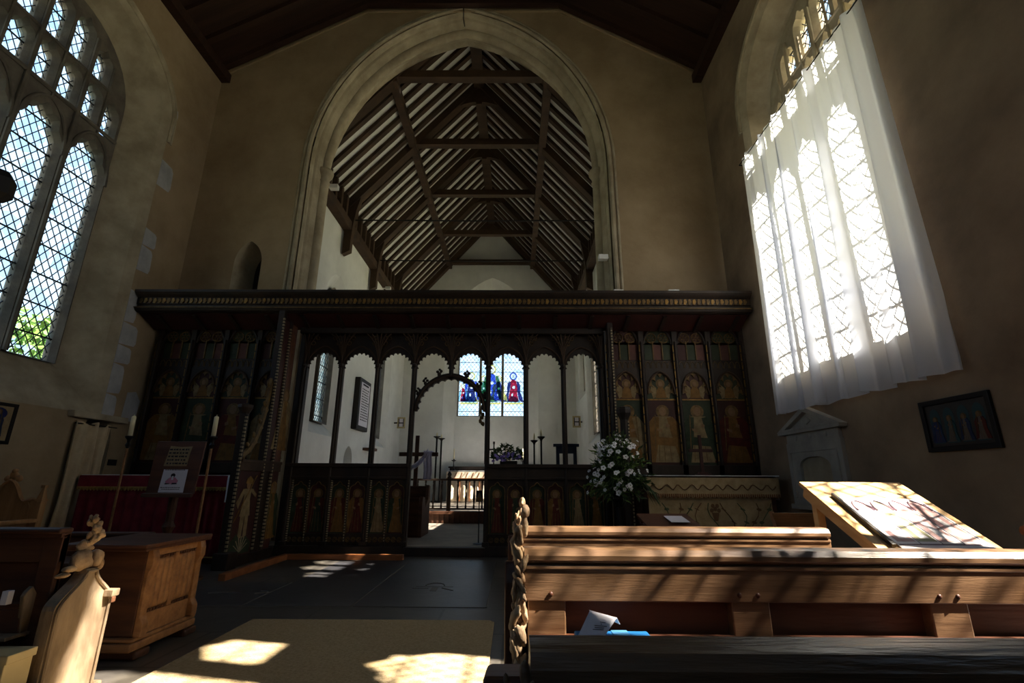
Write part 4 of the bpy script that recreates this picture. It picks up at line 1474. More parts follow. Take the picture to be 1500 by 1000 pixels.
right_pew('short oak pew beyond the middle one, ending before the tilted display desk', .03, 1.43, 2.40, 'oak_pew', [.09, .54, .58, 1.04, 1.09], ST, None, True, 12, False)
right_pew('nearest worn dark pew rail along the bottom right of the photo', .02, 3.7, .72, 'oak_worn', [], ST, None, True, 13, False, False)
right_pew('pew to the right of the tilted display desk, against the side wall', 2.52, 3.8, 2.55, 'oak_pew_dark', [], [2.9], None, False, 14, False)

# book and leaflet on the ledge
bx0, bx1, by0, by1, bz = .17, .378, 1.475, 1.555, .6635
t = thing('book', 'bright blue book lying on the pew ledge under the white leaflet', 'book', ((bx0 + bx1) / 2, 1.54, bz))
b = MB().box(bx0, bx1, by0, by1, bz, bz + .028)
b.build('cover', 'book_blue', t, .004)
MB().box(bx0 + .105, bx0 + .15, by0 - .0015, by1, bz + .002, bz + .0295).build('spine_band', 'book_blue_pale', t)
t = thing('leaflet', 'folded white printed leaflet propped open on the blue book', 'leaflet', (.24, 1.51, bz + .028))
zz = bz + .029
b = MB()
b.smooth = True
fA = lambda u, v: (.172 + .078 * u + .042 * v, 1.485 + .015 * u + .04 * v, zz + .002 + .056 * v - .022 * u * v)
b.grid(8, 8, fA)
b.build('front_leaf', 'paper', t, solid=.0012)
b = MB()
b.smooth = True
b.grid(8, 8, lambda u, v: (.214 + .078 * u + .012 * v * u, 1.525 + .015 * u + .022 * v, zz + .058 - .022 * u - (.004 + .018 * u) * v))
b.build('back_leaf', 'paper', t, solid=.0012)
b = MB()
q = random.Random(4)
for r, w in enumerate((.16, .05, .42, .34, .40)):
    u = .62 - w / 2
    while u < .62 + w / 2:
        l = .05
        v = .62 - r * .085
        A, B_ = Vector(fA(u, v)), Vector(fA(u + l * .8, v))
        b.bar(A + Vector((0, -.0018, .0012)), B_ + Vector((0, -.0018, .0012)), .001, .0016)
        u += l
b.build('printing', 'ink', t)

# ------------------------------------------------------------------ tilted display desk with a poster
t = thing('display_desk', 'pale oak display desk with a steeply tilted sunlit top', 'desk', (1.95, 2.75, 0))
def fd(s, v, d):           # v runs from the near edge up to the far edge
    return (1.64 + s, 2.30 + v * .72 - d * .40, .785 + v * .32 + d * .92)
MB().prism([(0, 0), (.565, 0), (.655, 1), (.06, 1)], fd, -.022, 0).build('top', 'oak_pale', t, .003)
for s in (.07, .56):
    MB().bar(fd(s - .02, .04, -.05), fd(s + .02, .96, -.05), .035, .06).build('top_bearer', 'oak_pale', t)
for x, y, h in ((1.70, 2.42, .78), (2.2, 2.42, .78), (1.74, 2.94, 1.0), (2.22, 2.94, 1.0)):
    box('leg', 'oak_pale', t, x - .022, x + .022, y - .022, y + .022, 0, h, .004)
box('stretcher', 'oak_pale', t, 1.72, 2.22, 2.93, 2.95, .3, .36, .003)
MB().bar((1.70, 2.42, .62), (1.74, 2.94, .62), .02, .05).build('side_rail', 'oak_pale', t)
MB().prism([(.02, -.03), (.56, -.03), (.56, .02), (.02, .02)], fd, 0, .02).build('ledge', 'oak_pale', t, .003)
b = MB().prism([(.105, .06), (.53, .05), (.575, .70), (.155, .73)], fd, .003, .006)
b.m = 1
W = lambda s, v: (.105 + .425 * s + .048 * v, .06 + .66 * v)
for k in range(4):
    s0 = .04 + k * .235
    rg = [W(s0, .15), W(s0 + .2, .15)] + [W(p[0], p[1]) for p in arc2(s0, s0 + .2, .72, .93, 6, 1.1)]
    b.m = 1 if k != 1 else 2
    b.prism(rg, fd, .006, .0064)
    b.m = 3
    out = [fd(*p, .007) for p in rg[2:]]
    b.tube(out, .0045, 4)
    b.tube([fd(*W(s0 + .22, .1), .007), fd(*W(s0 + .22, .9), .007)], .0012, 4)
    b.m = 0
    b.prism([W(s0 + .06, .2), W(s0 + .16, .2), W(s0 + .13, .6), W(s0 + .08, .62)], fd, .0064, .0068)
b.m = 3
b.prism([W(.02, .09), W(.9, .09), W(.9, .11), W(.02, .11)], fd, .006, .0066)
o = b.build('poster', ['poster', 'poster_rose', 'poster_olive', 'poster_line'], recalc=False)
tag(o, 'sunlit poster of four rosy painted arches lying on the tilted desk', 'poster')
o = MB().prism([(.068, .10), (.088, .10), (.142, .76), (.128, .76)], fd, .002, .02).build('folder', 'black_frame', bevel=.002)
tag(o, 'thin dark strip folder beside the poster on the tilted desk', 'folder')

# ------------------------------------------------------------------ right side altar, cross, flowers
rx0, rx1, ry0, ry1, rz0 = 1.86, 3.72, 7.15, 7.92, 1.18
t = thing('side_altar', 'right side altar with an embroidered tan frontal below the saints', 'altar', (2.8, 7.5, 0))
box('altar_table', 'oak_left', t, rx0 + .03, rx1 - .03, ry0 + .05, ry1, 0, rz0, 0)
b = MB(); b.box(rx0 + .02, rx1 - .12, ry0, ry0 + .012, .04, .92); b.build('frontal', 'frontal', t)
b = MB(); b.box(rx0, rx1, ry0 - .03, ry0 - .012, .90, 1.16); b.box(rx1 - .01, rx1 + .006, ry0 - .03, ry1 - .2, .9, 1.16); b.build('superfrontal', 'frontal', t)
b = MB()
for k in range(62):
    x = rx0 + k * (rx1 - rx0) / 62
    b.box(x, x + .018, ry0 - .034, ry0 - .022, .885 + .012 * (k % 2), .94)
b.build('fringe', 'frontal_band', t)
b = MB()
pts = [(rx0 + .05 + i * (rx1 - rx0 - .1) / 66, ry0 - .034, 1.03 + .035 * math.sin(i * .95 + .5 * math.sin(i * .5))) for i in range(67)]
b.tube(pts, .008, 4)
b.build('scroll_embroidery', 'thread_brown', t)
b = MB()
q = random.Random(2)
for k in range(9):
    x = rx0 + .2 + k * .18
    pts = [(x + .09 * math.sin(i * .8 + k), ry0 - .003, .82 - i * .085) for i in range(8)]
    b.m = k % 2
    b.tube(pts, .007, 4)
    for p in pts[1::2]:
        b.prism([(p[0] + .035 * math.cos(a + .4 * k), p[2] + .02 * math.sin(a)) for a in [2 * PI * u / 8 for u in range(8)]], lambda s, z, d: (s, ry0 - d, z), 0, .004)
b.m = 1
for dx, dz in ((0, .74), (-.05, .72), (.05, .72), (-.03, .78), (.03, .78)):
    b.prism(ell(2.8 + dx, dz, .026, .03, 8), lambda s, z, d: (s, ry0 - d, z), 0, .004)
b.prism([(2.775, .58), (2.825, .58), (2.85, .69), (2.75, .69)], lambda s, z, d: (s, ry0 - d, z), 0, .003)
b.build('floral_embroidery', ['thread_green', 'thread_brown'], t)
b = MB().box(rx0, rx1 + .02, ry0 - .03, ry1, rz0 + .002, rz0 + .012)
b.smooth = True
b.grid(5, 6, lambda u, v: (rx1 + .022 + .01 * math.sin(u * 8), ry0 + .05 + .4 * u, .86 + .33 * v))
o = b.build('altar_cloth', 'linen', solid=.004)
tag(o, 'white linen cloth edging the top of the right altar with the tan frontal', 'altar cloth')
b = MB().box(2.755, 2.80, 7.40, 7.43, rz0 + .06, 1.78)
b.box(2.60, 2.955, 7.402, 7.428, 1.53, 1.575)
t = thing('altar_cross', 'plain dark wooden cross standing on the right altar', 'cross', (2.78, 7.41, rz0 + .014))
b.build('cross', 'red_wood', t, .004)
b = MB().box(2.68, 2.88, 7.34, 7.49, rz0 + .014, rz0 + .035).box(2.72, 2.84, 7.37, 7.46, rz0 + .035, rz0 + .062)
b.build('base', 'red_wood', t, .004)

# flowers on a pedestal
fx, fy = 1.36, 6.6
t = thing('pedestal', 'dark pedestal carrying the large white flower arrangement', 'pedestal', (fx, fy, 0))
b = MB().lathe((fx, fy, 0), [(.17, 0), (.17, .04), (.08, .1), (.05, .2), (.045, .78), (.08, .84), (.13, .88), (.13, .91)], 14)
b.build('column', 'iron', t)
t = thing('flower_arrangement', 'large arrangement of white flowers and green leaves beside the right altar', 'flowers', (fx, fy, .91))
b = MB().lathe((fx, fy, .91), [(.07, 0), (.13, .06), (.14, .10), (.12, .12)], 12)
b.build('bowl', 'iron', t)
q = random.Random(21)
b = MB()
def leafq(b, p, d, l, w, q):
    d = Vector(d).normalized()
    s = d.cross(Vector((q.uniform(-1, 1), q.uniform(-1, 1), q.uniform(-.3, 1)))).normalized() * w
    up = s.cross(d).normalized() * w * .5
    p = Vector(p)
    b.add([p, p + d * l * .35 + s + up, p + d * l, p + d * l * .35 - s + up, p + d * l * .5], [(0, 1, 4), (1, 2, 4), (2, 3, 4), (3, 0, 4)])
def spray(q):
    a = q.uniform(0, 2 * PI)
    e = q.uniform(-.55, 1.5)
    rr = .42 if e < .9 else .50
    d = Vector((math.cos(a) * math.cos(e), math.sin(a) * math.cos(e) * .7, math.sin(e)))
    return d, rr * q.uniform(.75, 1.08)
stems = MB()
for k in range(150):
    d, r = spray(q)
    c0 = Vector((fx, fy, 1.10))
    tip = c0 + d * r + Vector((0, 0, -.05 * r if d.z < .3 else .08))
    mid = c0 + d * r * .5 + Vector((0, 0, .05))
    stems.tube([c0, mid, tip], .003, 4)
    for j in range(9):
        f = q.uniform(.35, 1.05)
        p = c0.lerp(tip, f)
        b.m = 0 if q.random() < .55 else 1
        leafq(b, p, d + Vector((q.uniform(-.9, .9), q.uniform(-.9, .9), q.uniform(-.9, .6))), q.uniform(.05, .11), q.uniform(.009, .02), q)
for k in range(26):      # long drooping blades at the lower right
    a = q.uniform(-.5, .6)
    p = Vector((fx + .12, fy - .05, 1.12))
    pts = [p + Vector((.36 * s * math.cos(a), -.1 * s + .25 * s * math.sin(a), .10 * s - q.uniform(.3, .42) * s * s)) for s in (0, .35, .7, 1.0)]
    b.m = 0
    b.tube(pts, [.004, .006, .005, .001], 4)
o = b.build('foliage', ['leaf_dark', 'leaf'], t, recalc=False); o['kind'] = 'stuff'
stems.build('stems', 'leaf_dark', t)
def bloom_mesh():
    b = MB()
    q = random.Random(5)
    for k in range(9):
        a = 2 * PI * k / 5 + (.6 if k > 4 else 0)
        r = .026 if k < 5 else .017
        zq = .0 if k < 5 else .010
        c, s = math.cos(a), math.sin(a)
        b.add([(0, 0, zq), (r * .75 * c - r * .55 * s, r * .75 * s + r * .55 * c, zq + .008), (r * 1.25 * c, r * 1.25 * s, zq + .004), (r * .75 * c + r * .55 * s, r * .75 * s - r * .55 * c, zq + .008)], [(0, 1, 2), (0, 2, 3)])
    b.m = 1
    b.smooth = True
    b.blob((0, 0, .012), (.007, .007, .006), 0, 1, 6, 4)
    return b
bl = None
spots = []
while len(spots) < 92:
    d, r = spray(q)
    if d.y > .25: continue
    p = Vector((fx, fy, 1.13)) + d * r * q.uniform(.8, 1.0)
    p.z += .10 if d.z > .5 else 0
    if d.z < -.3 and q.random() < .5: continue
    if p.z > 1.62 and q.random() < .6: continue
    spots.append((p, d))
for p, d in spots:
    if bl is None:
        bl = bloom_mesh().build('flower', ['petal', 'leaf'], t, local=True, recalc=False)
        o = bl
    else:
        o = bl.copy()
        COL.objects.link(o)
        o.parent = t
    o.location = p - Vector(t.location)
    n = (d + Vector((q.uniform(-.4, .4), -.7 + q.uniform(-.3, .3), q.uniform(-.2, .6)))).normalized()
    o.rotation_euler = n.to_track_quat('Z', 'Y').to_euler()
    k = q.uniform(.75, 1.35)
    o.scale = (k, k, k)

# violet flowers on the screen rail
t = thing('flower_arrangement', 'low arrangement of violet flowers on the screen rail right of the doorway', 'flowers', (-.1, YS, 1.36))
box('bowl', 'iron', t, -.24, .04, YS - .05, YS + .05, 1.36, 1.41, .01)
b = MB()
for k in range(260):
    x = q.uniform(-1, 1)
    p = (-.13 + .22 * x, YS + q.uniform(-.07, .07), 1.43 + (1 - abs(x) * .5) * q.uniform(0, .26))
    leafq(b, p, (q.uniform(-1, 1) + x * .8, q.uniform(-.8, .4), q.uniform(-.15, .9)), q.uniform(.05, .09), q.uniform(.01, .02), q)
o = b.build('foliage', 'leaf_dark', t, recalc=False); o['kind'] = 'stuff'
vb = None
for k in range(24):
    x = q.uniform(-1, 1)
    p = Vector((-.13 + .22 * x, YS - q.uniform(.02, .10), 1.40 + (1 - abs(x) * .6) * q.uniform(0, .2)))
    if vb is None:
        vb = bloom_mesh().build('flower', ['petal_violet', 'petal_violet'], t, local=True, recalc=False)
        o = vb
    else:
        o = vb.copy()
        COL.objects.link(o)
        o.parent = t
    o.location = p - Vector(t.location)
    o.rotation_euler = Vector((q.uniform(-.6, .6), -.8, q.uniform(-.1, .7))).to_track_quat('Z', 'Y').to_euler()
b = MB()
b.smooth = True
b.lathe((-.13, YS, 1.41), [(.022, 0), (.022, .22), (.006, .23), (.003, .25)], 12).lathe((-.08, YS + .03, 1.41), [(.018, 0), (.018, .2), (.006, .21), (.003, .22)], 12)
b.build('candle', 'candle_wax', t)

# ------------------------------------------------------------------ carpet, ledger stones, brass indent
o = MB().prism([(-2.13, 0.6), (-.14, 0.6), (-.16, 4.36), (-.2, 4.41), (-2.13, 4.40)], lambda s, z, d: (s, z, d), 0.001, .012).build('carpet', 'carpet', bevel=.004)
tag(o, 'beige carpet lying on the dark stone floor between the pews', 'carpet')
for i, (x0, x1, y0, y1, lb) in enumerate(((-1.46, -.26, 4.86, 7.42, 'dark polished ledger stone with a carved cross-shaped mark, before the doorway'),
                                          (-2.46, -1.49, 4.86, 7.40, 'dark ledger stone catching the sun patches in front of the kerb'),
                                          (-3.2, -2.49, 4.86, 5.9, 'dark ledger stone with a crescent mark, beside the stall desk'))):
    b = MB().box(x0, x1, y0, y1, 0.0005, .004)
    b.m = 1
    if i == 0:
        cx, cy = -.86, 5.75
        b.box(cx - .2, cx + .2, cy - .03, cy - .012, .004, .0055)
        b.box(cx - .22, cx - .05, cy - .12, cy - .10, .004, .0055)
        b.box(cx - .02, cx + .05, cy - .24, cy - .06, .004, .0055)
        b.tube([(cx + .1 * math.cos(a), cy + .02 + .13 * math.sin(a), .005) for a in [PI * k / 8 for k in range(9)]], .007, 4)
        b.tube([(cx + .09, cy - .1, .005), (cx + .22, cy - .22, .005)], .007, 4)
    if i == 2:
        b.tube([(-2.9 + .16 * math.cos(a), 5.32 + .05 * math.sin(a), .005) for a in [PI * k / 8 for k in range(9)]], .009, 4)
        b.tube([(-2.6 + .1 * math.cos(a), 5.4 + .06 * math.sin(a), .005) for a in [PI * k / 8 - PI / 2 for k in range(9)]], .009, 4)
    b.m = 1
    b.box(x1, x1 + .012, y0, y1, 0.0005, .005)
    b.box(x0, x1, y0 - .012, y0, 0.0005, .005)
    o = b.build('ledger_stone', ['ledger', 'ledger_line'])
    tag(o, lb, 'ledger stone', 'dark ledger stones in the floor')

# ------------------------------------------------------------------ left pews
t = thing('pew', 'dark oak pew at the lower left with a carved figure on its end', 'pew', (-3.0, 2.62, 0))
x0, x1, y = -4.6, -2.27, 2.62
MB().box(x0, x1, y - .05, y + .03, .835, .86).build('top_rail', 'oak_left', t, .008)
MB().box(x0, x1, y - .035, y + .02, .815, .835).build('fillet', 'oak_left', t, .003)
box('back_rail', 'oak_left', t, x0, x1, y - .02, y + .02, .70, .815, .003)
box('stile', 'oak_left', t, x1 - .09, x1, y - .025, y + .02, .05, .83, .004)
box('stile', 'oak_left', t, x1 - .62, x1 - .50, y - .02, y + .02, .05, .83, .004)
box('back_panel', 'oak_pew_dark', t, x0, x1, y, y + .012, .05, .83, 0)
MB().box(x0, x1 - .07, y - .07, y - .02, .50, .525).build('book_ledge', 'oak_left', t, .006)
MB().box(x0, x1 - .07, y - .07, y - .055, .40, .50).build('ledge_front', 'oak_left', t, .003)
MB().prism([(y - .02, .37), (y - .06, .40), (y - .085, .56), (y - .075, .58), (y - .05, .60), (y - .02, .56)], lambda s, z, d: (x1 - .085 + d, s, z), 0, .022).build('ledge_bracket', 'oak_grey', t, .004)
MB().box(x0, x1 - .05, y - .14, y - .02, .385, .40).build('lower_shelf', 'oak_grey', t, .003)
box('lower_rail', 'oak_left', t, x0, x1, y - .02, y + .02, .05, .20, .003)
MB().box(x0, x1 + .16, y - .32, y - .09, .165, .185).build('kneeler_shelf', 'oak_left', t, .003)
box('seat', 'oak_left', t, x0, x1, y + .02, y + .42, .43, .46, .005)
e = bench_end(t, -2.21, 2.54, 2.88, .80, 'oak_grey', 5)
b = MB()
b.smooth = True
px, py = -2.21, 2.70
for dx, dy, zz, rx, ry, rz2 in ((0, -.03, .70, .035, .06, .055), (0, .055, .70, .03, .035, .045), (0, .09, .665, .018, .022, .03), (0, -.085, .668, .02, .05, .016), (0, -.12, .645, .022, .04, .012)):
    b.blob((px + dx, py + dy, zz), (rx, ry, rz2), .35, 30, 12, 9)
b.build('carved_bird', 'oak_carved', e)
carve(e, (px, py, .745), (.035, .055, .165), 31, 'oak_carved', 22, 'poppyhead')
MB().box(-2.19, -2.13, 2.82, 2.87, .50, .535).build('peg', 'oak_grey', e, .004)
box('end_foot', 'oak_grey', t, -2.26, -2.16, 2.50, 2.92, 0, .09, .01)
o = MB().box(-2.43, -2.40, 2.52, 2.55, .526, .585).build('card', 'paper', bevel=.001)
tag(o, 'small white card standing on the left pew book ledge', 'card')
t = thing('cardboard_box', 'cream cardboard box with a green label on the left pew shelf', 'box', (-2.32, 2.41, .186))
box('carton', 'carton', t, -2.60, -2.20, 2.38, 2.51, .186, .325, .003)
box('lid', 'carton', t, -2.61, -2.19, 2.375, 2.515, .325, .36, .003)
MB().prism([(-2.29, .30), (-2.24, .30), (-2.24, .345), (-2.29, .345)], lambda s, z, d: (s, 2.374 - d, z), 0, .002).build('label_sticker', 'label_green', t)
o = MB().box(-2.375, -2.35, 2.33, 2.345, .24, .31).build('card', 'paper')
bpy.data.objects.remove(o)

# second stall beyond: dark pew with a curved arm beside the left altar
t = thing('pew', 'dark pew behind the carved pew end, its pale curved arm showing', 'pew', (-4.2, 4.4, 0))
box('back_panel', 'oak_pew_dark', t, -5.5, -3.38, 4.72, 4.76, .05, .62, .004)
MB().box(-5.5, -3.34, 4.68, 4.80, .60, .63).build('top_rail', 'oak_left', t, .008)
b = MB()
pts = [Vector((-3.40, 4.45 + .24 * math.cos(a), .28 + .32 * math.sin(a))) for a in [R(10 + 80 * k / 8) for k in range(9)]]
b.tube(pts, .025, 8)
b.build('curved_arm', 'oak_chair', t)
box('bench_end', 'oak_left', t, -3.42, -3.38, 4.3, 4.8, 0, .32, .006)
box('seat', 'oak_left', t, -5.5, -3.42, 4.32, 4.72, .40, .43, .004)

# pale carved chair with pinnacles
t = thing('carved_chair', 'pale oak high-backed chair with a scrolled crest and pinnacles against the left wall', 'chair', (-5.62, 5.5, 0))
cx, cy, hw = -5.62, 5.6, .38
def fc(s, z, d): return (cx + s, cy - d, z)
for sg in (-1, 1):
    b = MB().box(cx + sg * hw - .035, cx + sg * hw + .035, cy - .035, cy + .035, 0, .86)
    b.build('back_post', 'oak_chair', t, .005)
    b = MB().box(cx + sg * hw - .042, cx + sg * hw + .042, cy - .042, cy + .042, .86, .88)
    b.add([(cx + sg * hw - .032, cy - .032, .88), (cx + sg * hw + .032, cy - .032, .88), (cx + sg * hw + .032, cy + .032, .88), (cx + sg * hw - .032, cy + .032, .88),
           (cx + sg * hw - .012, cy - .012, 1.0), (cx + sg * hw + .012, cy - .012, 1.0), (cx + sg * hw + .012, cy + .012, 1.0), (cx + sg * hw - .012, cy + .012, 1.0)],
          [(0, 1, 5, 4), (1, 2, 6, 5), (2, 3, 7, 6), (3, 0, 4, 7)])
    b.box(cx + sg * hw - .022, cx + sg * hw + .022, cy - .022, cy + .022, 1.0, 1.03)
    b.build('pinnacle', 'oak_chair', t)
    box('front_leg', 'oak_chair', t, cx + sg * hw - .03, cx + sg * hw + .03, cy - .5, cy - .44, 0, .66, .005)
    box('armrest', 'oak_chair', t, cx + sg * hw - .04, cx + sg * hw + .04, cy - .54, cy, .64, .68, .012)
rg = [(-hw, .40), (hw, .40), (hw, .84)]
cr = []
for q_ in range(13):
    a = q_ / 12
    cr.append((hw * (1 - a), .84 + .24 * (a ** 2) + .035 * math.sin(a * 3 * PI)))
rg += cr + [(-p[0], p[1]) for p in cr[-2::-1]]
MB().prism(rg, fc, -.015, .015).build('back_panel', 'oak_chair', t, .004)
b = MB().tube([fc(p[0], p[1], .02) for p in cr + [(-p[0], p[1]) for p in cr[-2::-1]]], .018, 6)
b.tube([fc(hw - .09, .45, .02), fc(hw - .09, .80, .02), fc(hw - .14, .86, .02)], .008, 5)
b.tube([fc(-hw + .09, .45, .02), fc(-hw + .09, .80, .02), fc(-hw + .14, .86, .02)], .008, 5)
b.build('crest_moulding', 'oak_chair', t)
b = MB(); b.smooth = True
for dx, dz, r in ((.0, 1.13, .05), (.06, 1.10, .035), (-.06, 1.10, .035), (.0, 1.18, .03)):
    b.blob((cx + dx, cy, dz), (r, .03, r), .3, 25, 10, 7)
b.build('crest_finial', 'oak_chair', t)
box('seat', 'oak_chair', t, cx - hw, cx + hw, cy - .5, cy, .40, .45, .008)

# floor lantern head at the very left edge
t = thing('pew_lantern', 'dark hexagonal lantern on a pole at the left edge, in front of the window', 'lantern', (-3.13, 2.52, 0))
b = MB().tube([(-3.13, 2.52, .86), (-3.13, 2.52, 2.72)], .015, 8)
b.build('pole', 'iron', t)
b = MB().lathe((-3.13, 2.52, 2.69), [(.02, 0), (.05, .01), (.085, .05), (.085, .15), (.05, .20), (.02, .21)], 6)
b.build('lantern_head', 'board_black', t)

# ------------------------------------------------------------------ left wall things
def fL(s, z, d): return (XL + d, s, z)
t = thing('framed_picture', 'dark framed icon picture at the left edge of the left wall', 'picture', (XL, 5.82, 1.5))
MB().prism([(5.62, 1.50), (6.02, 1.50), (6.02, 1.99), (5.62, 1.99)], fL, 0.003, .03, [[(5.66, 1.54), (5.98, 1.54), (5.98, 1.95), (5.66, 1.95)]]).build('frame', 'black_frame', t, .004)
b = MB().prism([(5.655, 1.535), (5.985, 1.535), (5.985, 1.955), (5.655, 1.955)], fL, .003, .012)
b.build('mount', 'vellum', t)
painted(t, lambda s, z, d: (XL + .012 + d, s, z), 5.82, 1.58, .34, 'picture_blue', 'robe_blue', seed=9, name='picture_figure')
MB().prism(ell(5.82, 1.86, .10, .07), lambda s, z, d: (XL + .012 + d, s, z), 0, .0015).build('picture_halo', 'picture_blue', t)
t = thing('doorway_curtain', 'gathered beige curtain hanging in the small doorway in the left wall', 'curtain', (XL, 7.2, 0))
b = MB()
b.smooth = True
def dc(u, v):
    y = 6.84 - .1 * (1 - v) ** 2 + (.62 + .06 * (1 - v)) * u
    return (XL + .055 + .034 * math.sin(u * 22 + 2.5 * v) + .012 * math.sin(u * 51), y + .015 * math.sin(v * 5 + u * 8), .04 + (1.83 + .03 * math.sin(u * 15)) * v)
b.grid(60, 14, dc)
b.build('cloth', 'hessian', t, solid=.004)
MB().tube([fL(6.82, 1.86, .06), fL(7.56, 1.86, .06)], .008, 6).build('curtain_rod', 'iron', t)
b = MB().prism([(6.74, 1.94), (7.72, 1.94), (7.70, 2.03), (6.72, 2.03)], fL, -.02, .10)
b.build('trim_9', 'stone', kind='structure', bevel=.01)
o = MB().prism([(7.60, 1.30), (7.76, 1.30), (7.76, 1.39), (7.60, 1.39)], fL, .002, .02).build('wall_box', 'board_black', bevel=.003)
tag(o, 'small black box on the left wall between the beige curtain and the screen', 'wall box')

# ------------------------------------------------------------------ right wall things
def fR(s, z, d): return (XR - d, s, z)
t = thing('wall_monument', 'pale stone wall monument with a triangular pediment and an arched niche', 'monument', (XR, 6.4, .8))
ya, yb = 5.84, 7.02
MB().prism([(ya, .80), (yb, .80), (yb, 1.62), (ya, 1.62)], fR, .0, .05, [ring(ya + .26, yb - .26, .92, 1.30, 1.42, 8, .8)]).build('surround', 'pale_stone', t, .006)
MB().prism([(ya + .2, .85), (yb - .2, .85), (yb - .2, 1.5), (ya + .2, 1.5)], fR, .002, .012).build('niche_back', 'stone', t)
b = MB().prism([(ya - .02, .76), (yb + .02, .76), (yb + .02, .82), (ya - .02, .82)], fR, 0, .09)
b.prism([(ya + .08, 1.49), (yb - .08, 1.49), (yb - .08, 1.51), (ya + .08, 1.51)], fR, 0.04, .065)
b.prism([(ya + .08, .9), (ya + .1, .9), (ya + .1, 1.5), (ya + .08, 1.5)], fR, 0.04, .065)
b.prism([(yb - .1, .9), (yb - .08, .9), (yb - .08, 1.5), (yb - .1, 1.5)], fR, 0.04, .065)
b.build('moulding', 'pale_stone', t, .004)
MB().prism([(ya + .02, 1.62), (yb - .02, 1.62), (yb - .02, 1.74), (ya + .02, 1.74)], fR, 0, .045).build('frieze', 'pale_stone', t, .004)
for yy in (6.1, 6.43, 6.76):
    b = MB(); b.smooth = True
    b.blob((XR - .05, yy, 1.68), (.012, .03, .035), .2, 20, 10, 7)
    b.build('frieze_boss', 'pale_stone', t)
MB().prism([(ya - .10, 1.74), (yb + .10, 1.74), (yb + .10, 1.78), (ya - .10, 1.78)], fR, 0, .10).build('cornice', 'pale_stone', t, .006)
ymid = (ya + yb) / 2
MB().prism([(ya - .12, 1.78), (yb + .12, 1.78), (ymid, 2.07)], fR, 0, .10, [[(ya + .10, 1.81), (yb - .10, 1.81), (ymid, 2.0)]]).build('pediment', 'pale_stone', t, .005)
MB().prism([(ya + .05, 1.79), (yb - .05, 1.79), (ymid, 2.03)], fR, 0, .03).build('tympanum', 'pale_stone', t)
MB().prism([(ymid - .05, 1.88), (ymid + .05, 1.84), (ymid + .02, 1.94)], fR, .03, .045).build('tympanum_shield', 'pale_stone', t, .004)

t = thing('framed_picture', 'dark framed picture of four small figures on the right wall', 'picture', (XR, 4.3, 1.38))
y0, y1, z0, z1 = 3.94, 4.65, 1.375, 1.84
MB().prism([(y0, z0), (y1, z0), (y1, z1), (y0, z1)], fR, .004, .035, [[(y0 + .045, z0 + .045), (y1 - .045, z0 + .045), (y1 - .045, z1 - .045), (y0 + .045, z1 - .045)]]).build('frame', 'black_frame', t, .005)
MB().prism([(y0 + .04, z0 + .04), (y1 - .04, z0 + .04), (y1 - .04, z1 - .04), (y0 + .04, z1 - .04)], fR, .004, .015).build('canvas', 'picture_dark', t)
fpic = lambda s, z, d: (XR - .015 - d, s, z)
for k, pl in enumerate((('picture_cream', 'robe_red'), ('picture_cream', 'robe_blue'), ('picture_cream', 'picture_teal'), ('picture_blue', 'robe_blue'))):
    yy = 4.08 + k * .145
    MB().prism(ring(yy - .055, yy + .055, z0 + .07, z0 + .30, z0 + .385, 6, 1.1), fpic, 0, .001).build('picture_arch', 'picture_teal', t)
    painted(t, lambda s, z, d: (XR - .016 - d, s, z), yy, z0 + .08, .24, *pl, seed=40 + k, name='picture_figure')

# the big white curtain over the right window
t = thing('window_curtain', 'big sheer white curtain glowing over the right-hand window', 'curtain', (XR - .1, 5.6, 2.0))
b = MB()
b.smooth = True
q = random.Random(12)
FO = [(q.uniform(0, 6.28), q.uniform(.7, 1.3)) for _ in range(6)]
def wc(u, v):
    yt = 4.04 + 2.86 * u
    ybm = 4.04 + 3.06 * u
    y = ybm + (yt - ybm) * v
    k = .35 + .65 * (1 - v)
    s = u * 7.5
    w1 = math.sin(2 * PI * s + FO[0][0] + .9 * math.sin(3.1 * u + 1.2 * v))
    d = .060 * (1 - 2 * abs(w1) ** .7 if w1 > 0 else 1 - .4 * abs(w1)) + .017 * math.sin(4.3 * PI * s * .71 + FO[1][0] + .8 * v) + .010 * math.sin(2 * PI * s * 3.1 + FO[2][0]) * v
    fold = .02 * math.sin(2 * PI * s * .5 + FO[3][0])
    zt, zb = 6.22, 2.03 + .012 * math.sin(u * 40)
    e = 0
    if v > .965: e = .012 * math.sin(u * 120)
    return (XR - .135 - .035 * v + (d + fold) * k + e, y + .115 * min(1, 1.5 - v) * math.cos(2 * PI * s + FO[0][0] + .9 * math.sin(3.1 * u + 1.2 * v)) * (.55 + .45 * math.sin(5 * u + FO[4][0])) * min(1, 9 * u, 9 * (1 - u)), zb + (zt - zb) * v)
b.grid(340, 36, wc)
b.build('cloth', 'sheer_white', t, recalc=False)
MB().tube([(XR - .17, 4.0, 6.18), (XR - .17, 6.96, 6.18)], .008, 6).build('curtain_wire', 'iron', t)
for y in (4.0, 6.96):
    MB().tube([(XR - .17, y, 6.18), (XR + .01, y, 6.18)], .01, 6).build('wire_hook', 'iron', t)

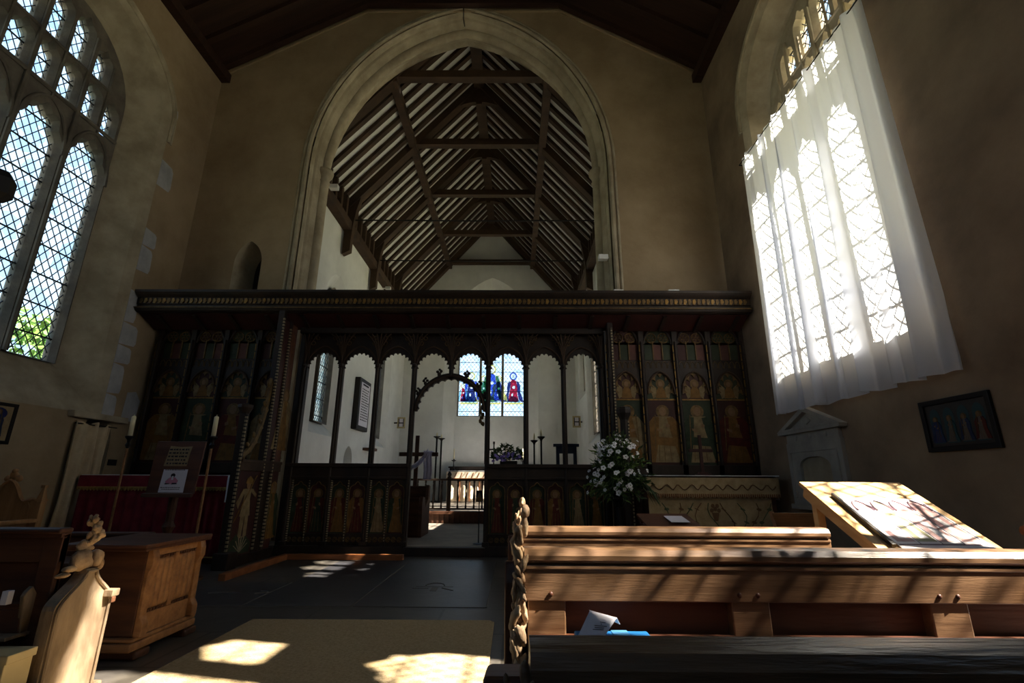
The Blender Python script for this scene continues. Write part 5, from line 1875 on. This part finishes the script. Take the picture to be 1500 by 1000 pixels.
# chair and slope before the right altar
t = thing('chair', 'wooden chair with a slightly flared back rail in front of the right altar', 'chair', (2.48, 4.6, 0))
for sg in (-1, 1):
    MB().bar((2.47 + sg * .16, 4.42, .40), (2.47 + sg * .22, 4.5, .855), .03, .03).build('back_post', 'oak', t)
    box('leg', 'oak', t, 2.47 + sg * .17 - .016, 2.47 + sg * .17 + .016, 4.40, 4.44, 0, .42, .003)
    box('leg', 'oak', t, 2.47 + sg * .17 - .016, 2.47 + sg * .17 + .016, 4.80, 4.84, 0, .42, .003)
b = MB().prism([(2.27, .70), (2.67, .70), (2.70, .845), (2.24, .845)], lambda s, z, d: (s, 4.47 + d, z), 0, .018)
b.build('back_rail', 'oak', t, .003)
box('seat', 'oak', t, 2.28, 2.66, 4.40, 4.84, .42, .445, .006)
t = thing('prayer_desk', 'low dark sloping prayer desk below the right altar, with a paper on it', 'desk', (1.3, 4.6, 0))
MB().prism([(4.35, .74), (4.37, .73), (4.73, .80), (4.72, .82)], lambda s, z, d: (1.12 + d, s, z), 0, .46).build('slope', 'oak_pew_dark', t, .003)
box('front', 'oak_pew_dark', t, 1.14, 1.56, 4.66, 4.70, 0, .79, .003)
for x in (1.14, 1.53):
    box('side', 'oak_pew_dark', t, x, x + .025, 4.36, 4.68, 0, .74, .003)
o = MB().prism([(4.40, .768), (4.62, .804), (4.62, .807), (4.40, .771)], lambda s, z, d: (1.34 + d, s, z), 0, .16).build('paper', 'paper')
tag(o, 'white sheet of paper on the low prayer desk', 'paper')

# ------------------------------------------------------------------ chancel furniture
SZ = .36
# communion rail
t = thing('altar_rail', 'dark balustered communion rail seen through the screen doorway', 'rail', (CX, 12.45, .36))
MB().box(CXL + .1, CXR - .1, 12.40, 12.50, 1.10, 1.15).build('top_rail', 'dark_wood', t, .008)
MB().box(CXL + .1, CXR - .1, 12.41, 12.49, .42, .46).build('bottom_rail', 'dark_wood', t, .005)
bal = None
for k in range(34):
    x = CXL + .25 + k * .2
    if bal is None:
        b = MB().lathe((0, 0, 0), [(.024, 0), (.024, .06), (.016, .08), (.028, .22), (.014, .40), (.024, .54), (.016, .58), (.024, .60), (.024, .65)], 8)
        bal = b.build('baluster', 'dark_wood', t, local=True)
        o = bal
    else:
        o = bal.copy(); COL.objects.link(o); o.parent = t
    o.location = Vector((x, 12.45, .455)) - Vector(t.location)
for x in (-1.62, .42):
    b = MB().box(x - .045, x + .045, 12.4, 12.5, .36, 1.2)
    b.lathe((x, 12.45, 1.2), [(.03, 0), (.05, .03), (.055, .06), (.03, .1), (.01, .12)], 10)
    b.build('newel_post', 'dark_wood', t)
# high altar
t = thing('high_altar', 'far altar with a pale striped frontal below the east window', 'altar', (-1.0, 18.8, SZ))
hx0, hx1, hy = -2.5, .45, 18.5
box('altar_table', 'oak_left', t, hx0 + .03, hx1 - .03, hy + .05, hy + .85, SZ, 1.44, 0)
b = MB(); folds(b, hx0, hx1, hy, SZ + .02, 1.2, 12, .02, 3); b.build('frontal', 'frontal_pale', t, solid=.005)
b = MB()
for k in range(9):
    x = hx0 + .1 + k * .36
    b.box(x, x + .05, hy - .035, hy - .028, SZ + .02, 1.18)
b.build('orphrey', 'frontal_band', t)
b = MB(); b.box(hx0 - .02, hx1 + .02, hy - .05, hy - .035, 1.17, 1.42); b.build('superfrontal', 'frontal_pale', t)
b = MB(); b.box(hx0 - .02, hx1 + .02, hy - .056, hy - .046, 1.165, 1.20)
q = random.Random(9)
for k in range(14):
    x = hx0 + .06 + k * .21
    b.prism([(x, 1.23), (x + .03, 1.22), (x + .1, 1.38), (x + .07, 1.4)], lambda s, z, d: (s, hy - .05 - d, z), 0, .006)
b.build('fringe', 'frontal_band', t)
MB().box(hx0 - .03, hx1 + .03, hy - .055, hy + .86, 1.442, 1.455).build('altar_cloth_top', 'linen', t)
o = MB().box(-2.6, .6, 19.50, 19.66, 1.58, 1.64).box(-2.55, .55, 19.52, 19.66, SZ, 1.58).build('retable_shelf', 'dark_wood', bevel=.006)
tag(o, 'dark wooden shelf along the east wall behind the far altar', 'shelf')
def altar_candle(x, label):
    t = thing('altar_candlestick', label, 'candlestick', (x, 18.75, 1.455), 0, 'candlesticks on the far altar')
    b = MB().lathe((x, 18.75, 1.455), [(.10, 0), (.10, .02), (.04, .06), (.02, .1), (.03, .16), (.018, .22), (.02, .34), (.09, .37), (.09, .39), (.025, .40), (.025, .44)], 10)
    b.build('stick', 'iron', t)
    b = MB(); b.smooth = True; b.lathe((x, 18.75, 1.89), [(.025, 0), (.024, .36), (.01, .37), (.004, .40)], 10); b.build('candle', 'candle_wax', t)
altar_candle(-2.3, 'dark candlestick with a white candle at the left end of the far altar')
altar_candle(.30, 'dark candlestick with a white candle at the right end of the far altar')
t = thing('altar_cross', 'small dark metal cross standing in the middle of the far altar', 'cross', (-.8, 18.85, 1.455))
b = MB().lathe((-.8, 18.85, 1.455), [(.1, 0), (.1, .03), (.03, .08), (.02, .3)], 10)
b.box(-.825, -.775, 18.83, 18.87, 1.7, 2.48).box(-1.02, -.58, 18.83, 18.87, 2.22, 2.28)
for x, z in ((-1.02, 2.25), (-.58, 2.25), (-.8, 2.5)):
    b.box(x - .04, x + .04, 18.825, 18.875, z - .05, z + .05)
b.build('cross', 'iron', t)
# tall standing candles in the sanctuary
for x, y, h, lb in ((-2.86, 18.0, 2.66, 'taller of the two dark standing candle poles left of the far altar'), (-2.66, 17.8, 2.58, 'shorter of the two dark standing candle poles left of the far altar'),
                    (.55, 10.3, 2.0, 'dark standing candle pole right of the violet flowers'), (.42, 10.75, 1.96, 'second dark candle pole just left of the one by the violet flowers')):
    z0 = SZ if y > 12 else .13
    t = thing('standing_candle', lb, 'candle stand', (x, y, z0), 0, 'tall standing candles in the chancel')
    k = 1.0 if y > 12 else .6
    b = MB().lathe((x, y, z0), [(.12 * k, 0), (.12 * k, .03), (.04 * k, .08), (.032 * k, .2), (.032 * k, h - z0 - .1), (.05 * k, h - z0 - .06), (.13 * k, h - z0 - .02), (.13 * k, h - z0)], 10)
    b.build('pole', 'iron', t)
    b = MB(); b.smooth = True; b.lathe((x, y, h), [(.03 * k, 0), (.03 * k, .12 if y > 12 else .10), (.01, .13), (.003, .16)], 10); b.build('candle', 'candle_wax', t)
# wooden cross draped with a pale cloth
wx, wy = -2.02, 10.2
t = thing('draped_cross', 'plain brown wooden cross standing left inside the doorway', 'cross', (wx, wy, .13))
box('upright', 'oak_left', t, wx - .04, wx + .04, wy - .025, wy + .025, .13, 2.0, .004)
box('crossbar', 'oak_left', t, wx - .36, wx + .44, wy - .02, wy + .02, 1.58, 1.66, .004)
box('base', 'oak_left', t, wx - .2, wx + .2, wy - .2, wy + .2, .13, .2, .008)
b = MB()
b.smooth = True
b.grid(10, 12, lambda u, v: (wx + .16 + .17 * u + .01 * math.sin(v * 6), wy - .035 - .02 * math.sin(u * 14), 1.12 + .57 * v))
b.grid(14, 8, lambda u, v: (wx - .12 + .36 * u, wy - .05 - .02 * math.sin(v * 9), 1.34 + .33 * u ** 1.6 + (.10 + .04 * u) * (v - .5)))
b.grid(6, 5, lambda u, v: (wx + .14 + .2 * u, wy - .05 + .1 * v, 1.665 + .02 * math.sin(v * PI)))
o = b.build('cloth', 'cloth_lilac', solid=.006)
tag(o, 'pale lilac cloth draped over the arm of the wooden cross', 'cloth')
# choir stall at the left of the doorway
t = thing('choir_stall', 'dark choir stall bench end with sunlit edges at the left of the doorway', 'stall', (-2.3, 9.6, .13))
b = MB().prism([(9.15, .13), (9.95, .13), (9.95, 1.0), (9.8, 1.02), (9.75, .75), (9.5, .62), (9.4, .8), (9.2, .82), (9.15, .7)], lambda s, z, d: (-1.66 - d, s, z), 0, .06)
b.build('stall_end', 'oak_left', t, .008)
box('seat', 'oak_left', t, -3.6, -1.72, 9.45, 9.9, .52, .56, .006)
box('back', 'oak_left', t, -3.6, -1.72, 9.86, 9.92, .13, 1.0, .006)
box('desk_front', 'oak_left', t, -3.6, -1.72, 9.16, 9.2, .13, .8, .006)
o = MB().box(-1.62, -1.58, 9.0, 9.06, 0.13, .52).box(-1.64, -1.56, 8.98, 9.08, .5, .52).build('stool_leg', 'oak_grey')
bpy.data.objects.remove(o)
# little notice on a stand in the doorway
t = thing('notice_stand', 'thin dark stand with a small yellow picture notice in the screen doorway', 'sign', (-.58, 8.32, .13))
MB().tube([(-.58, 8.32, .13), (-.58, 8.32, .80)], .009, 6).build('pole', 'iron', t)
MB().lathe((-.58, 8.32, .13), [(.09, 0), (.09, .01), (.02, .02)], 10).build('base', 'iron', t)
b = MB().box(-.635, -.525, 8.305, 8.315, .77, .95)
b.m = 1
b.prism([(-.62, .785), (-.54, .785), (-.55, .86), (-.58, .92), (-.61, .86)], lambda s, z, d: (s, 8.305 - d, z), 0, .002)
b.m = 2
b.prism([(-.62, .785), (-.54, .785), (-.54, .84), (-.62, .84)], lambda s, z, d: (s, 8.303 - d, z), 0, .002)
b.build('board', ['board_black', 'robe_pale', 'gilt'], t, recalc=False)
# memorial board on the chancel wall
def fC(s, z, d): return (CXL + d, s, z)
t = thing('memorial_board', 'tall black framed roll board with white lettering on the left chancel wall', 'board', (CXL, 14.3, 2.5))
MB().prism([(13.78, 2.50), (14.86, 2.50), (14.86, 4.0), (13.78, 4.0)], fC, .0, .16).build('frame', 'board_black', t, .02)
b = MB().prism([(13.92, 2.62), (14.74, 2.62), (14.74, 3.88), (13.92, 3.88)], fC, .16, .168)
b.m = 1
q = random.Random(6)
for r in range(13):
    y = 14.02
    while y < 14.6:
        l = q.uniform(.05, .14)
        b.prism([(y, 2.78 + r * .075), (y + l, 2.78 + r * .075), (y + l, 2.81 + r * .075), (y, 2.81 + r * .075)], fC, .168, .170)
        y += l + .04
b.prism([(14.05, 3.8), (14.6, 3.8), (14.6, 3.85), (14.05, 3.85)], fC, .168, .17)
b.build('lettered_panel', ['paper', 'ink'], t)
# bracketed number frames either side of the east end
for nm, x, y, sg in (('cream framed board on a bracket at the left end of the chancel', -4.35, 18.6, -1), ('cream framed board on a bracket at the right end of the chancel', 2.28, 18.0, 1)):
    t = thing('wall_sign', nm, 'sign', (x, y, 2.9))
    zc = 3.22
    b = MB().box(x - .15, x + .15, y - .02, y + .03, zc - .21, zc + .21)
    b.build('frame', 'carton', t, .01)
    b = MB().box(x - .10, x + .10, y - .026, y - .018, zc - .15, zc + .15)
    b.m = 1
    b.box(x - .10, x - .07, y - .029, y - .024, zc - .15, zc + .15).box(x + .07, x + .10, y - .029, y - .024, zc - .15, zc + .15)
    b.box(x - .10, x + .10, y - .029, y - .024, zc - .03, zc + .01)
    b.build('panel', ['paper', 'ink'], t)
    xe = CXL if sg < 0 else CXR
    MB().bar((x, y + .02, zc), (xe, y + .1, zc), .03, .05).build('bracket', 'roof_wood', t)
# dark blue open frame (chair back) at the right of the sanctuary
t = thing('chair', 'dark blue open-backed chair standing at the right in the chancel', 'chair', (1.1, 10.4, .13))
for x in (.90, 1.26):
    box('back_post', 'blue_paint', t, x - .035, x + .035, 10.38, 10.43, .13, 1.84, .004)
    box('leg', 'blue_paint', t, x - .025, x + .025, 9.96, 10.01, .13, .58, .004)
box('top_rail', 'blue_paint', t, .81, 1.35, 10.37, 10.44, 1.80, 1.86, .006)
box('back_rail', 'blue_paint', t, .92, 1.24, 10.385, 10.42, 1.66, 1.80, .004)
box('seat', 'blue_paint', t, .86, 1.30, 9.94, 10.44, .58, .62, .006)
# wall bracket shelf and small dark blocks on the left chancel wall
o = MB().prism([(15.05, 1.98), (15.6, 1.98), (15.6, 2.06), (15.05, 2.06)], fC, 0, .3).build('wall_shelf', 'oak_left', bevel=.006)
tag(o, 'small brown shelf on the left chancel wall under the roll board', 'shelf')

# ------------------------------------------------------------------ trees outside
def tree(name, label, base, h, crown, n, seed, size=.28, grp=None):
    t = thing(name, label, 'tree', base, 0, grp)
    q = random.Random(seed)
    b = MB()
    b.smooth = True
    c = Vector(base) + Vector(crown[0])
    b.tube([Vector(base), Vector(base).lerp(c, .5), c], [.035 * h, .025 * h, .01 * h], 10)
    for k in range(9):
        d = Vector((q.uniform(-1, 1), q.uniform(-1, 1), q.uniform(-.2, 1))).normalized()
        b.tube([Vector(base).lerp(c, .55 + .05 * k), c + Vector((d.x * crown[1][0], d.y * crown[1][1], d.z * crown[1][2])) * .8], [.006 * h, .002 * h], 6)
    b.build('trunk', 'bark', t)
    b = MB()
    cl = []
    for k in range(n // (30 if n > 600 else 9)):
        d = Vector((q.gauss(0, 1), q.gauss(0, 1), q.gauss(0, 1))).normalized() * q.uniform(.35, 1) ** .5
        cl.append(c + Vector((d.x * crown[1][0], d.y * crown[1][1], d.z * crown[1][2])))
    for k in range(n):
        p = q.choice(cl) + Vector((q.gauss(0, .5), q.gauss(0, .5), q.gauss(0, .4))) * size * 2.2
        leafq(b, p, (q.uniform(-1, 1), q.uniform(-1, 1), q.uniform(-1, .6)), size * q.uniform(.7, 1.3), size * .33, q)
    o = b.build('foliage', 'tree_leaf', t, recalc=False)
    o['kind'] = 'stuff'
    return t
D = -SUN_DIR
tp = Vector((XR + .5, YW2 - .2, 5.2)) + D * 17
tree('tree', 'tall leafy tree outside the south side of the church', (tp.x, tp.y - 6.5, -.32), tp.z * .4, ((0, 6.5, tp.z + .32), (3.2, 2.2, 3.4)), 150, 3, .30)
tree('tree', 'green bushy tree seen low through the left window', (-15, 14.5, -.32), 5.6, ((0, 0, 4.0), (2.6, 2.4, 2.4)), 1800, 5, .3)
tree('tree', 'smaller green tree seen through the left edge of the left window', (-18, 10.0, -.32), 3, ((0, 0, 2.0), (1.8, 1.8, 1.6)), 1200, 6, .3)
